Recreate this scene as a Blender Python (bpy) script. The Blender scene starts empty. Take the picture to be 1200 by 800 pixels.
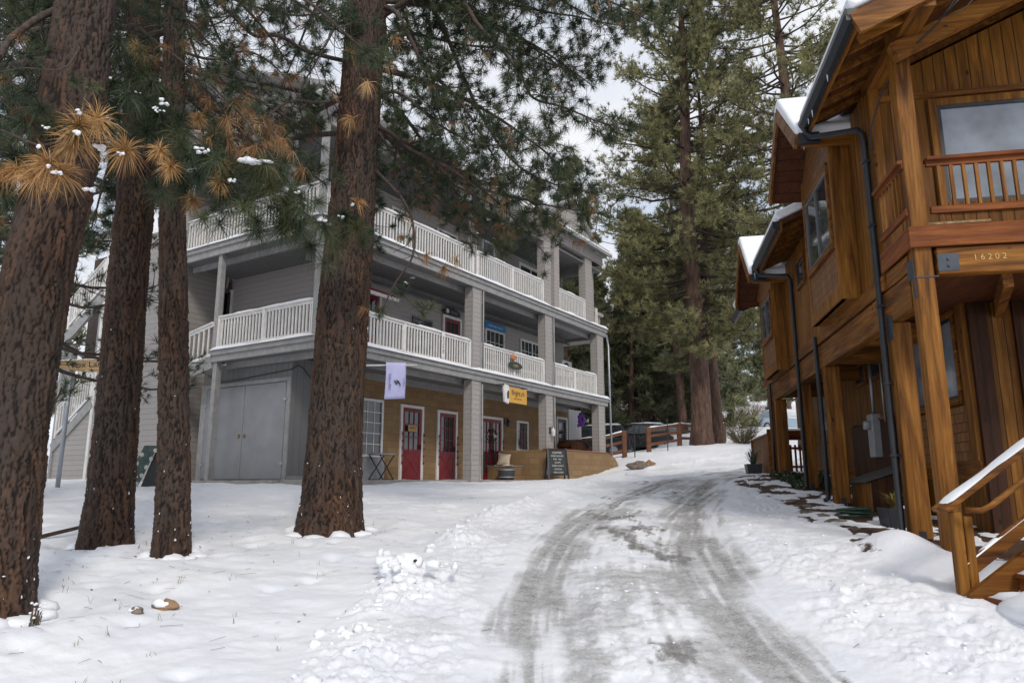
import bpy, math, random
import numpy as np
from mathutils import Vector, Matrix
random.seed(7); RNG = np.random.default_rng(11)
scene = bpy.context.scene
COL = scene.collection
R = math.radians

# ---------------------------------------------------------------- camera
cam_d = bpy.data.cameras.new('camera'); cam = bpy.data.objects.new('camera', cam_d); COL.objects.link(cam)
cam_d.sensor_width = 36; cam_d.lens = 25.2; cam_d.clip_start = .05; cam_d.clip_end = 2000
cam.location = (0, 0, 0); cam.rotation_euler = (R(90 + 11), 0, 0)
scene.camera = cam

# ---------------------------------------------------------------- world: thin broken overcast
SUN_EL, SUN_AZ = R(40), R(162)      # azimuth clockwise from +Y
world = bpy.data.worlds.new('World'); scene.world = world; world.use_nodes = True
nt = world.node_tree; nt.nodes.clear()
def wn(t, **k):
    n = nt.nodes.new(t)
    for a, b in k.items(): setattr(n, a, b)
    return n
out = wn('ShaderNodeOutputWorld'); bg = wn('ShaderNodeBackground'); bg.inputs[1].default_value = .1
sky = wn('ShaderNodeTexSky', sky_type='NISHITA', sun_disc=False, sun_elevation=SUN_EL, sun_rotation=SUN_AZ)
tc = wn('ShaderNodeTexCoord'); mp = wn('ShaderNodeMapping'); mp.inputs['Scale'].default_value = (1.3, 1.3, 2.6)
mp.inputs['Location'].default_value = (.35, .1, .2)
nz = wn('ShaderNodeTexNoise'); nz.inputs['Scale'].default_value = 1.7; nz.inputs['Detail'].default_value = 6; nz.inputs['Roughness'].default_value = .55
rp = wn('ShaderNodeValToRGB'); rp.color_ramp.elements[0].position = .30; rp.color_ramp.elements[1].position = .50
nz2 = wn('ShaderNodeTexNoise'); nz2.inputs['Scale'].default_value = 3.1; nz2.inputs['Detail'].default_value = 5
rp2 = wn('ShaderNodeValToRGB'); rp2.color_ramp.elements[0].position = .3; rp2.color_ramp.elements[1].position = .7
rp2.color_ramp.elements[0].color = (6.5, 7.0, 8.0, 1); rp2.color_ramp.elements[1].color = (8.6, 8.7, 9.0, 1)
mx = wn('ShaderNodeMix', data_type='RGBA')
bl = wn('ShaderNodeMix', data_type='RGBA', blend_type='ADD'); bl.inputs[0].default_value = 1.0
bl.inputs['B'].default_value = (1.6, 1.9, 2.3, 1)
L = nt.links.new
L(tc.outputs['Generated'], mp.inputs[0]); L(mp.outputs[0], nz.inputs['Vector']); L(mp.outputs[0], nz2.inputs['Vector'])
L(nz.outputs[0], rp.inputs[0]); L(nz2.outputs[0], rp2.inputs[0])
L(sky.outputs[0], bl.inputs['A'])
L(rp.outputs[0], mx.inputs[0]); L(bl.outputs['Result'], mx.inputs['A']); L(rp2.outputs[0], mx.inputs['B'])
L(mx.outputs['Result'], bg.inputs[0]); L(bg.outputs[0], out.inputs[0])

sun_d = bpy.data.lights.new('sun', 'SUN'); sun_d.energy = 1.7; sun_d.angle = R(12); sun_d.color = (1, .93, .84)
sun = bpy.data.objects.new('sun', sun_d); COL.objects.link(sun)
sd = Vector((math.sin(SUN_AZ) * math.cos(SUN_EL), math.cos(SUN_AZ) * math.cos(SUN_EL), math.sin(SUN_EL)))
sun.rotation_euler = sd.to_track_quat('Z', 'Y').to_euler()
vs = scene.view_settings; vs.view_transform = 'Standard'; vs.look = 'None'; vs.gamma = 1; vs.exposure = .16; vs.use_curve_mapping = False

# ---------------------------------------------------------------- object helpers
def props(o, label=None, cat=None, group=None, kind=None):
    if label: o['label'] = label
    if cat: o['category'] = cat
    if group: o['group'] = group
    if kind: o['kind'] = kind
    return o

class Frame:
    """a local frame: origin, rotation about z"""
    def __init__(s, x, y, z=0, rz=0): s.o = Vector((x, y, z)); s.rz = rz
    def w(s, x, y, z=0):
        c, q = math.cos(s.rz), math.sin(s.rz)
        return Vector((s.o.x + c * x - q * y, s.o.y + q * x + c * y, s.o.z + z))
WORLD = Frame(0, 0, 0, 0)

def thing(name, label, cat, frame=WORLD, loc=(0, 0, 0), rz=0, group=None, kind=None):
    o = bpy.data.objects.new(name, None); COL.objects.link(o); o.empty_display_size = .1
    o.location = frame.w(*loc); o.rotation_euler = (0, 0, frame.rz + rz)
    return props(o, label, cat, group, kind)

class MB:
    def __init__(s): s.v = []; s.f = []; s.uv = None
    def add(s, V, F):
        b = len(s.v); s.v += [tuple(v) for v in V]; s.f += [tuple(b + i for i in f) for f in F]; return s
    def box(s, x0, x1, y0, y1, z0, z1):
        if x0 > x1: x0, x1 = x1, x0
        if y0 > y1: y0, y1 = y1, y0
        if z0 > z1: z0, z1 = z1, z0
        V = [(x0,y0,z0),(x1,y0,z0),(x1,y1,z0),(x0,y1,z0),(x0,y0,z1),(x1,y0,z1),(x1,y1,z1),(x0,y1,z1)]
        return s.add(V, [(0,3,2,1),(4,5,6,7),(0,1,5,4),(1,2,6,5),(2,3,7,6),(3,0,4,7)])
    def bar(s, p, q, w, h, up=(0, 0, 1)):
        """rectangular bar from p to q: w across (horizontal), h along up"""
        p, q = Vector(p), Vector(q); d = (q - p).normalized(); up = Vector(up)
        sdv = d.cross(up)
        if sdv.length < 1e-4: sdv = Vector((1, 0, 0))
        sdv.normalize(); u = sdv.cross(d).normalized()
        a, b = sdv * w / 2, u * h / 2
        V = [p-a-b, p+a-b, p+a+b, p-a+b, q-a-b, q+a-b, q+a+b, q-a+b]
        return s.add(V, [(0,1,2,3),(7,6,5,4),(4,5,1,0),(5,6,2,1),(6,7,3,2),(7,4,0,3)])
    def tube(s, pts, rad, n=8, cap=True):
        pts = [Vector(p) for p in pts]
        if not hasattr(rad, '__len__'): rad = [rad] * len(pts)
        b = len(s.v); prev = None
        for i, p in enumerate(pts):
            d = (pts[min(i+1, len(pts)-1)] - pts[max(i-1, 0)]).normalized()
            if prev is None:
                a = d.orthogonal().normalized()
            else:
                a = (prev - d * prev.dot(d))
                a = a.normalized() if a.length > 1e-5 else d.orthogonal().normalized()
            prev = a; c = d.cross(a)
            for k in range(n):
                t = 2 * math.pi * k / n
                s.v.append(tuple(p + (a * math.cos(t) + c * math.sin(t)) * rad[i]))
        for i in range(len(pts) - 1):
            for k in range(n):
                k2 = (k + 1) % n
                s.f.append((b+i*n+k, b+i*n+k2, b+(i+1)*n+k2, b+(i+1)*n+k))
        if cap:
            s.f.append(tuple(b + k for k in range(n))[::-1]); e = b + (len(pts)-1)*n
            s.f.append(tuple(e + k for k in range(n)))
        return s
    def prism(s, poly, y0, y1, axis='y'):
        """poly in (x,z) extruded along y; axis 'x': poly in (y,z) extruded along x; 'z': poly (x,y)"""
        n = len(poly)
        def P(a, b, t): return {'y': (a, t, b), 'x': (t, a, b), 'z': (a, b, t)}[axis]
        V = [P(a, b, y0) for a, b in poly] + [P(a, b, y1) for a, b in poly]
        F = [tuple(range(n))[::-1], tuple(range(n, 2*n))] + [(i, (i+1) % n, n+(i+1) % n, n+i) for i in range(n)]
        return s.add(V, F)
    def lathe(s, prof, c=(0, 0, 0), n=16):
        b = len(s.v)
        for r, z in prof:
            for k in range(n):
                t = 2*math.pi*k/n; s.v.append((c[0]+r*math.cos(t), c[1]+r*math.sin(t), c[2]+z))
        for i in range(len(prof)-1):
            for k in range(n):
                k2 = (k+1) % n; s.f.append((b+i*n+k, b+i*n+k2, b+(i+1)*n+k2, b+(i+1)*n+k))
        s.f.append(tuple(b+k for k in range(n))[::-1]); e = b+(len(prof)-1)*n; s.f.append(tuple(e+k for k in range(n)))
        return s
    def blob(s, c, r, n=7, seed=0, rough=.25):
        """lumpy ellipsoid"""
        rg = random.Random(seed); m = n*2; b = len(s.v)
        ph = [rg.uniform(0, 6.28) for _ in range(8)]
        for i in range(n+1):
            la = math.pi*i/n - math.pi/2
            for k in range(m):
                lo = 2*math.pi*k/m
                q = 1 + rough*(math.sin(2*lo+ph[0]+2*la)*.45 + math.sin(3*lo+ph[1]-3*la)*.35*math.cos(la) + math.sin(5*la+ph[2]+lo)*.3 + math.sin(5*lo+ph[3])*.25*math.cos(la))
                s.v.append((c[0]+r[0]*q*math.cos(la)*math.cos(lo), c[1]+r[1]*q*math.cos(la)*math.sin(lo), c[2]+r[2]*q*math.sin(la)))
        for i in range(n):
            for k in range(m):
                k2 = (k+1) % m; s.f.append((b+i*m+k, b+i*m+k2, b+(i+1)*m+k2, b+(i+1)*m+k))
        return s
    def lumpy(s, c, r, n=12, seed=0, amp=.3, fq=2.2):
        """rounded lump with fractal relief"""
        m = n*2; b = len(s.v); la = np.linspace(-math.pi/2, math.pi/2, n+1)[:, None]; lo = (np.arange(m)*2*math.pi/m)[None]
        X = np.cos(la)*np.cos(lo); Y = np.cos(la)*np.sin(lo); Zz = np.sin(la)*np.ones_like(lo)
        q = 1+amp*2*(fbm(X*fq+seed*3.1+Zz*1.7, Y*fq-seed+Zz*2.3, seed, 4, .6)-.5)
        s.v += list(zip((c[0]+r[0]*q*X).ravel().tolist(), (c[1]+r[1]*q*Y).ravel().tolist(), (c[2]+r[2]*q*Zz).ravel().tolist()))
        for i in range(n):
            for k in range(m):
                k2 = (k+1) % m; s.f.append((b+i*m+k, b+i*m+k2, b+(i+1)*m+k2, b+(i+1)*m+k))
        return s
    def snow(s, p, q, w, h, seg=.09, seed=0, gap=0.0):
        """a rounded, uneven strip of snow lying along p-q (bottom at the line)"""
        p, q = Vector(p), Vector(q); L_ = (q-p).length; n = max(3, int(L_/seg)); d = (q-p).normalized()
        sdv = d.cross(Vector((0, 0, 1))).normalized(); rg = random.Random(seed + int(L_*100))
        ph = [rg.uniform(0, 6) for _ in range(4)]; prof = [(-.5, 0), (-.48, .45), (-.3, .9), (0, 1), (.3, .9), (.48, .45), (.5, 0)]
        b = len(s.v)
        for i in range(n+1):
            t = i/n; e = min(1, min(t, 1-t)*n*.8+.05)
            x = t*L_
            k = .72+.2*math.sin(x*2.3+ph[0])+.13*math.sin(x*6.1+ph[1])+.08*rg.uniform(-1, 1)
            if gap: k *= 1 if math.sin(x*1.1+ph[2])+.6*math.sin(x*2.9+ph[3]) > -gap else .12
            ww = w*(.96+.05*math.sin(x*4+ph[2]))
            for a, hh in prof:
                s.v.append(tuple(p+d*x+sdv*a*ww+Vector((0, 0, hh*h*k*e))))
        m = len(prof)
        for i in range(n):
            for j in range(m-1): s.f.append((b+i*m+j, b+i*m+j+1, b+(i+1)*m+j+1, b+(i+1)*m+j))
        return s
    def build(s, name, mat, parent=None, smooth=False, bevel=0, label=None):
        me = bpy.data.meshes.new(name); me.from_pydata(s.v, [], s.f); me.update()
        me.materials.append(mat)
        if smooth: me.polygons.foreach_set('use_smooth', [True]*len(me.polygons))
        o = bpy.data.objects.new(name, me); COL.objects.link(o)
        if parent: o.parent = parent
        if bevel:
            m = o.modifiers.new('b', 'BEVEL'); m.width = bevel; m.segments = 1; m.limit_method = 'ANGLE'
        if label: o['label'] = label
        return o

def np_mesh(name, V, F, mat, parent=None, attrs=None, smooth=False):
    """fast mesh from arrays; F is (n,k) with k=3 or 4"""
    V = np.asarray(V, np.float32); F = np.asarray(F, np.int32); k = F.shape[1]
    me = bpy.data.meshes.new(name)
    me.vertices.add(len(V)); me.vertices.foreach_set('co', V.ravel())
    me.loops.add(F.size); me.loops.foreach_set('vertex_index', F.ravel())
    me.polygons.add(len(F)); me.polygons.foreach_set('loop_start', np.arange(0, F.size, k, dtype=np.int32))
    me.polygons.foreach_set('loop_total', np.full(len(F), k, np.int32))
    if smooth: me.polygons.foreach_set('use_smooth', np.ones(len(F), bool))
    for an, av in (attrs or {}).items():
        a = me.attributes.new(an, 'FLOAT', 'POINT'); a.data.foreach_set('value', np.asarray(av, np.float32))
    me.update(calc_edges=True); me.materials.append(mat)
    o = bpy.data.objects.new(name, me); COL.objects.link(o)
    if parent: o.parent = parent
    return o

def dup(o, parent=None):
    c = o.copy(); COL.objects.link(c); c.parent = parent
    for ch in list(o.children): dup(ch, c)
    return c

def text(name, s, size, mat, parent, loc, rot, extrude=.002, spacing=1.0):
    cu = bpy.data.curves.new(name, 'FONT'); cu.body = s; cu.size = size; cu.align_x = 'CENTER'; cu.align_y = 'CENTER'
    cu.extrude = extrude; cu.space_character = spacing
    t = bpy.data.objects.new(name + '_tmp', cu); COL.objects.link(t)
    me = bpy.data.meshes.new_from_object(t.evaluated_get(bpy.context.evaluated_depsgraph_get()))
    bpy.data.objects.remove(t); me.materials.clear(); me.materials.append(mat)
    o = bpy.data.objects.new(name, me); COL.objects.link(o); o.parent = parent; o.location = loc; o.rotation_euler = rot
    return o

# ---------------------------------------------------------------- noise (numpy)
def _h(ix, iy, seed):
    n = (ix.astype(np.int64)*374761393 + iy.astype(np.int64)*668265263 + seed*1442695041) & 0x7fffffff
    n = ((n ^ (n >> 13))*1274126177) & 0x7fffffff
    return ((n ^ (n >> 16)) & 0xffff)/65535.0
def vnoise(x, y, seed=0):
    ix = np.floor(x); iy = np.floor(y); fx = x-ix; fy = y-iy
    fx = fx*fx*(3-2*fx); fy = fy*fy*(3-2*fy)
    a = _h(ix, iy, seed); b = _h(ix+1, iy, seed); c = _h(ix, iy+1, seed); d = _h(ix+1, iy+1, seed)
    return (a+(b-a)*fx)*(1-fy)+(c+(d-c)*fx)*fy
def fbm(x, y, seed=0, oct=4, gain=.5):
    r = 0; a = 1; t = 0
    for i in range(oct):
        r = r + a*vnoise(x*2**i+i*17.3, y*2**i-i*9.1, seed+i); t += a; a *= gain
    return r/t
def cells(x, y, seed=0, wrapx=None):
    """voronoi: F1, F2, random value of the nearest cell"""
    ix = np.floor(x); iy = np.floor(y); f1 = np.full(x.shape, 9.); f2 = f1.copy(); rv = np.zeros(x.shape)
    for dx in (-1, 0, 1):
        for dy in (-1, 0, 1):
            cx = ix+dx; cy = iy+dy; hx = np.mod(cx, wrapx) if wrapx else cx
            px = cx+.1+.8*_h(hx, cy, seed); py = cy+.1+.8*_h(hx, cy, seed+5)
            d = np.hypot(px-x, py-y); v = _h(hx, cy, seed+9)
            m = d < f1
            f2 = np.where(m, f1, np.minimum(f2, d)); rv = np.where(m, v, rv); f1 = np.where(m, d, f1)
    return f1, f2, rv
def sstep(a, b, x):
    t = np.clip((x-a)/(b-a), 0, 1); return t*t*(3-2*t)

# ---------------------------------------------------------------- materials
MATS = {}
class NT:
    def __init__(s, name):
        s.m = bpy.data.materials.new(name); s.m.use_nodes = True; s.t = s.m.node_tree
        s.b = s.t.nodes['Principled BSDF']; s.out = s.t.nodes['Material Output']; MATS[name] = s.m
    def n(s, t, **k):
        x = s.t.nodes.new(t)
        for a, b in k.items(): setattr(x, a, b)
        return x
    def l(s, a, b): s.t.links.new(a, b)
    def co(s, scale=(1, 1, 1), rot=(0, 0, 0), kind='Object'):
        tc = s.n('ShaderNodeTexCoord'); m = s.n('ShaderNodeMapping'); m.inputs['Scale'].default_value = scale; m.inputs['Rotation'].default_value = rot
        s.l(tc.outputs[kind], m.inputs[0]); return m.outputs[0]
    def noise(s, vec, sc, det=4, ro=.55, dist=0):
        x = s.n('ShaderNodeTexNoise'); x.inputs['Scale'].default_value = sc; x.inputs['Detail'].default_value = det
        x.inputs['Roughness'].default_value = ro; x.inputs['Distortion'].default_value = dist; s.l(vec, x.inputs['Vector']); return x.outputs[0]
    def ramp(s, fac, stops):
        x = s.n('ShaderNodeValToRGB'); e = x.color_ramp.elements
        while len(e) < len(stops): e.new(.5)
        for i, (p, c) in enumerate(stops):
            e[i].position = p; e[i].color = (*c, 1) if hasattr(c, '__len__') else (c, c, c, 1)
        s.l(fac, x.inputs[0]); return x.outputs[0]
    def mix(s, f, a, b, mode='MIX'):
        x = s.n('ShaderNodeMix', data_type='RGBA', blend_type=mode)
        for k, v in ((0, f), ('A', a), ('B', b)):
            if hasattr(v, 'is_output') or hasattr(v, 'links'): s.l(v, x.inputs[k])
            elif hasattr(v, '__len__'): x.inputs[k].default_value = (*v, 1)
            else: x.inputs[k].default_value = v if k == 0 else (v, v, v, 1)
        return x.outputs['Result']
    def math(s, op, a, b=0, c=None):
        x = s.n('ShaderNodeMath', operation=op)
        for i, v in enumerate((a, b) if c is None else (a, b, c)):
            if hasattr(v, 'links'): s.l(v, x.inputs[i])
            else: x.inputs[i].default_value = v
        return x.outputs[0]
    def sep(s, v):
        x = s.n('ShaderNodeSeparateXYZ'); s.l(v, x.inputs[0]); return x.outputs
    def comb(s, a, b, c):
        x = s.n('ShaderNodeCombineXYZ')
        for i, v in enumerate((a, b, c)):
            if hasattr(v, 'links'): s.l(v, x.inputs[i])
            else: x.inputs[i].default_value = v
        return x.outputs[0]
    def bump(s, h, strength=.3, dist=.01):
        x = s.n('ShaderNodeBump'); x.inputs['Strength'].default_value = strength; x.inputs['Distance'].default_value = dist
        s.l(h, x.inputs['Height']); s.l(x.outputs[0], s.b.inputs['Normal'])
    def attr(s, name):
        x = s.n('ShaderNodeAttribute'); x.attribute_name = name; return x.outputs['Fac']
    def fin(s, col=None, rough=.6, metal=0, spec=None):
        if col is not None:
            if hasattr(col, 'links'): s.l(col, s.b.inputs['Base Color'])
            else: s.b.inputs['Base Color'].default_value = (*col, 1)
        if hasattr(rough, 'links'): s.l(rough, s.b.inputs['Roughness'])
        else: s.b.inputs['Roughness'].default_value = rough
        s.b.inputs['Metallic'].default_value = metal
        if spec is not None: s.b.inputs['Specular IOR Level'].default_value = spec
        return s.m

def plain(name, col, rough=.6, metal=0, var=.15, nscale=6, bump=0):
    """paint or cloth: base colour with slight wear noise"""
    s = NT(name); v = s.co(); f = s.noise(v, nscale, 5)
    c = s.ramp(f, [(.3, tuple(x*(1-var) for x in col)), (.7, tuple(min(1, x*(1+var)) for x in col))])
    if bump: s.bump(s.noise(v, nscale*9, 4), bump, .004)
    return s.fin(c, rough, metal)

def siding(name, col, pitch=.155, vertical=False):
    s = NT(name); v = s.co(); o = s.sep(v)
    h = s.math('ADD', o[0], o[1]) if vertical else o[2]
    fr = s.math('FRACT', s.math('DIVIDE', h, pitch))
    row = s.math('FLOOR', s.math('DIVIDE', h, pitch))
    tint = s.n('ShaderNodeTexWhiteNoise', noise_dimensions='1D'); s.l(row, tint.inputs['W'])
    st = s.noise(s.co((1, 1, .12) if vertical else (.5, .5, 6)), 5, 5)
    base = s.mix(s.math('MULTIPLY', tint.outputs[0], .5), tuple(c*.93 for c in col), tuple(min(1, c*1.06) for c in col))
    base = s.mix(s.ramp(st, [(.35, .0), (.7, .35)]), base, tuple(c*.74 for c in col))
    base = s.mix(s.ramp(s.noise(s.co((7, 7, .35)), 1.6, 6, .6), [(.45, .0), (.75, .14)]), base, (col[0]*.55, col[1]*.53, col[2]*.48))
    line = s.ramp(fr, [(0, 1.), (.055, .95), (.085, 0)])
    base = s.mix(s.math('MULTIPLY', line, .4), base, tuple(c*.3 for c in col))
    hh = s.ramp(fr, [(0, .0), (.06, .0), (.09, 1.), (1., .35)]) if not vertical else s.ramp(fr, [(0, 0.), (.05, 0.), (.09, 1.), (.95, 1.)])
    s.bump(hh, .8, .012)
    return s.fin(base, .62)

def block(name):
    s = NT(name); o = s.sep(s.co()); v = s.comb(s.math('ADD', o[0], o[1]), o[2], 0)
    b = s.n('ShaderNodeTexBrick'); s.l(v, b.inputs['Vector'])
    b.inputs['Scale'].default_value = 1; b.inputs['Brick Width'].default_value = .4; b.inputs['Row Height'].default_value = .2
    b.inputs['Mortar Size'].default_value = .008; b.inputs['Mortar Smooth'].default_value = .5; b.inputs['Bias'].default_value = 0
    b.inputs['Color1'].default_value = (.225, .140, .066, 1); b.inputs['Color2'].default_value = (.30, .19, .092, 1); b.inputs['Mortar'].default_value = (.15, .095, .05, 1)
    n = s.noise(s.co(), 2.2, 6); c = s.mix(s.ramp(n, [(.3, 0.), (.75, .5)]), b.outputs[0], (.20, .125, .06))
    n2 = s.noise(s.co(), 60, 3)
    hm = s.math('ADD', s.math('MULTIPLY', b.outputs['Fac'], -1.0), s.math('MULTIPLY', n2, .5))
    s.bump(hm, .5, .008)
    return s.fin(c, .85)

def wood(name, dark, mid, light, axis='z', plank=0.0, shingle=False, rough=.5):
    """stained timber with grain along axis; plank>0 cuts vertical boards"""
    s = NT(name); v = s.co(); o = s.sep(v)
    sc = {'z': (9, 9, .6), 'x': (.6, 9, 9), 'y': (9, .6, 9)}[axis]
    tc = s.co(sc); oi = s.n('ShaderNodeObjectInfo')
    if plank:
        a = s.math('DIVIDE', s.math('ADD', o[0], o[1]) if axis == 'z' else o[2], plank)
        row = s.math('FLOOR', a); fr = s.math('FRACT', a)
        wnn = s.n('ShaderNodeTexWhiteNoise', noise_dimensions='1D'); s.l(row, wnn.inputs['W'])
        off = s.n('ShaderNodeVectorMath', operation='ADD'); s.l(tc, off.inputs[0])
        s.l(s.comb(s.math('MULTIPLY', wnn.outputs[0], 31), s.math('MULTIPLY', wnn.outputs[0], 17), s.math('MULTIPLY', wnn.outputs[0], 9)), off.inputs[1])
        tc = off.outputs[0]
    else:
        off = s.n('ShaderNodeVectorMath', operation='ADD'); s.l(tc, off.inputs[0])
        s.l(s.math('MULTIPLY', oi.outputs['Random'], 40), off.inputs[1]); tc = off.outputs[0]
    g = s.noise(tc, 1.0, 8, .62, 1.1); g2 = s.noise(tc, 3.6, 6, .6, .4)
    c = s.ramp(g, [(.3, dark), (.5, mid), (.72, light)])
    c = s.mix(s.ramp(g2, [(.42, .0), (.66, .42)]), c, dark)
    if plank:
        c = s.mix(s.math('MULTIPLY', wnn.outputs[0], .75), c, tuple(.5*a+.5*b for a, b in zip(dark, mid)))
        gap = s.ramp(fr, [(0, 1.), (.035, 1.), (.06, 0.), (.94, 0.), (.965, 1.)])
        c = s.mix(s.math('MULTIPLY', gap, .85), c, (.02, .01, .005))
        hgt = s.math('SUBTRACT', s.math('MULTIPLY', g2, .3), gap)
    else: hgt = s.math('MULTIPLY', g2, .4)
    # knots
    vo = s.n('ShaderNodeTexVoronoi'); vo.inputs['Scale'].default_value = 2.2
    s.l(s.co({'z': (1.6, 1.6, .9), 'x': (.9, 1.6, 1.6), 'y': (1.6, .9, 1.6)}[axis]), vo.inputs['Vector'])
    c = s.mix(s.ramp(vo.outputs['Distance'], [(.04, .9), (.09, 0.)]), c, tuple(x*.25 for x in dark))
    # broad weathering
    c = s.mix(s.ramp(s.noise(s.co((.8, .8, .5)), 1.3, 4), [(.42, 0.), (.75, .45)]), c, tuple(x*.55 for x in dark))
    s.bump(hgt, .45, .006)
    return s.fin(c, s.ramp(g2, [(.3, rough), (.7, rough+.2)]), spec=.22)

def shingles(name, dark, mid, light):
    s = NT(name); o = s.sep(s.co()); v = s.comb(s.math('ADD', o[0], o[1]), o[2], 0)
    b = s.n('ShaderNodeTexBrick'); s.l(v, b.inputs['Vector']); b.inputs['Scale'].default_value = 1
    b.inputs['Brick Width'].default_value = .15; b.inputs['Row Height'].default_value = .13; b.inputs['Mortar Size'].default_value = .006
    b.inputs['Color1'].default_value = (*mid, 1); b.inputs['Color2'].default_value = (*light, 1); b.inputs['Mortar'].default_value = (.015, .008, .004, 1)
    g = s.noise(s.co((12, 12, 1)), 1.2, 6); c = s.mix(s.ramp(g, [(.4, 0.), (.7, .7)]), b.outputs[0], dark)
    s.bump(s.math('MULTIPLY', b.outputs['Fac'], -1.), .7, .01)
    return s.fin(c, .6)

def snowmat(name='snow', road=False):
    s = NT(name); v = s.co(); n = s.noise(v, 3, 6); nf = s.noise(v, 55, 5, .7)
    c = s.ramp(n, [(.3, (.80, .82, .86)), (.7, (.87, .88, .90))])
    s.bump(s.math('ADD', s.math('MULTIPLY', s.noise(v, 14, 5, .6), .8), s.math('MULTIPLY', nf, .35)), .3, .02)
    s.b.inputs['Subsurface Weight'].default_value = 0
    return s.fin(c, .62, spec=.3)

def glassmat(name, tint=(.03, .035, .04), rough=.04):
    s = NT(name); n = s.noise(s.co(), 1.5, 3)
    c = s.ramp(n, [(.3, tuple(t*.6 for t in tint)), (.7, tuple(t*1.7 for t in tint))])
    s.bump(s.noise(s.co(), .8, 2), .06, .05)
    return s.fin(c, rough, spec=.9)

SNOW = snowmat()
WHITE = plain('white_paint', (.71, .695, .67), .55, var=.1, bump=.1)
GREY = siding('grey_siding', (.37, .342, .322))
GREYV = siding('grey_board', (.175, .174, .172), .22, True)
TRIM = plain('grey_trim', (.285, .28, .275), .6, var=.16, bump=.15)
SOFFIT = siding('soffit_grey', (.175, .172, .175), .14, True)
DKGREY = plain('dark_grey', (.10, .105, .115), .5, var=.2)
TAN = block('tan_block')
RED = plain('red_door_paint', (.17, .007, .012), .45, var=.2)
GLASS = glassmat('window_glass')  # dark base colour stands in for the dark interiors behind the panes
GLASSL = glassmat('pale_reflection_glass', (.16, .18, .21), .12)  # paler base colour stands in for reflection on these panes
BLACK = plain('black_metal', (.018, .019, .022), .42, var=.3)
GUTTER = plain('gutter_metal', (.017, .020, .025), .5, 0, .25)
STEEL = plain('steel', (.36, .38, .41), .45, .6, .12)
WDV = wood('cedar_post', (.050, .016, .003), (.22, .084, .011), (.37, .165, .026), 'z')
WDX = wood('cedar_beam', (.045, .014, .003), (.19, .070, .010), (.33, .140, .023), 'x')
WDY = wood('cedar_cross_beam', (.050, .016, .003), (.23, .084, .011), (.38, .165, .026), 'y')
WDR = wood('redwood_rail_x', (.06, .014, .003), (.20, .055, .010), (.31, .10, .020), 'x')
WDRY = wood('redwood_rail_y', (.06, .014, .003), (.20, .055, .010), (.31, .10, .020), 'y')
PLANK = wood('cedar_boards', (.045, .015, .002), (.23, .090, .011), (.40, .178, .024), 'z', .145)
PLANKD = wood('dark_stained_boards', (.018, .006, .002), (.062, .021, .007), (.11, .040, .012), 'z', .14)
SHING = shingles('cedar_shingles', (.05, .016, .004), (.18, .066, .012), (.26, .105, .018))
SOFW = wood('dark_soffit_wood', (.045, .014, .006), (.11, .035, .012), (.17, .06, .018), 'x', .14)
PALEW = wood('pale_pine_board', (.30, .19, .09), (.52, .36, .19), (.62, .46, .27), 'x')
BROWNW = wood('weathered_rail_wood', (.07, .03, .018), (.17, .075, .04), (.25, .12, .07), 'x')

# ---------------------------------------------------------------- terrain
ANCH = np.array([(-4.06, 6.2, -1.04), (-5.02, 9.2, -0.8), (-3.95, 8.6, -0.82), (-2.57, 10.5, -0.65), (-1.67, 5.0, -1.29), (0.0, 5.0, -1.29), (1.67, 5.0, -1.29), (3.15, 4.9, -1.26), (-0.97, 8.5, -0.92), (-11.65, 19.0, -0.06), (-7.74, 18.4, -0.06), (-3.7, 17.6, -0.08), (-1.23, 21.0, -0.07), (1.17, 25.0, 0.01), (4.11, 30.0, 0.49), (4.57, 7.9, -0.81), (4.76, 8.9, -0.71), (5.42, 12.3, -0.43), (5.84, 14.4, -0.24), (6.62, 18.0, 0.17), (3.82, 6.4, -0.99), (6.51, 20.0, 0.19), (6.7, 26.0, 0.34), (8.39, 27.0, 0.54), (6.1, 33.0, 1.31), (8.88, 33.0, 1.62), (5.08, 32.0, 1.01), (6.51, 46.0, 1.7), (7.3, 43, 1.5), (3.9, 40, 1.25), (9.49, 31.0, 1.19), (13.4, 42.0, 2.35), (17.08, 55.0, 4.05), (25.41, 75.0, 6.59), (21.66, 60.0, 3.99), (5.92, 8.6, -0.74), (9.58, 45.0, 2.68), (-5.9, 4, -1.22), (0, 0, -1.62), (0, -6, -1.9), (-8, 0, -1.5), (8, 0, -1.6), (3, 2, -1.5), (8, 6.5, -0.95), (9, 12, -0.4), (10, 20, 0.3), (12, 30, 1.3), (-12, 12, -0.45), (-20, 18, 0), (-25, 30, 0.6), (-15, 35, 0.5), (-4, 34, 0.5), (4, 45, 2.2), (-10, 60, 3.5), (-40, 60, 3), (40, 60, 5), (15, 60, 4.2), (30, 30, 2), (25, 10, -0.2), (25, -10, -1.6), (-25, -10, -1.5), (-30, 5, -0.6), (0, 110, 11), (60, 110, 12), (-60, 110, 9), (30, 90, 8.5), (10, 90, 8), (0, 200, 26), (100, 200, 28), (-100, 200, 22), (0, -60, -4), (100, 0, 0), (-100, 0, -1), (6, 14, -0.2), (-2, 27, 0.1), (3, 32, 0.55), (-8, 23, 0), (-2, 21, 0)], float)
def _U(r2): return np.where(r2 > 0, r2*np.log(r2+1e-12), 0)*.5
_X = ANCH[:, :2]/10; _n = len(ANCH)
_K = _U(((_X[:, None]-_X[None])**2).sum(-1))+np.eye(_n)*.02
_M = np.zeros((_n+3, _n+3)); _M[:_n, :_n] = _K; _M[:_n, _n] = 1; _M[:_n, _n+1:] = _X; _M[_n, :_n] = 1; _M[_n+1:, :_n] = _X.T
_W = np.linalg.solve(_M, np.r_[ANCH[:, 2], 0, 0, 0])
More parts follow.
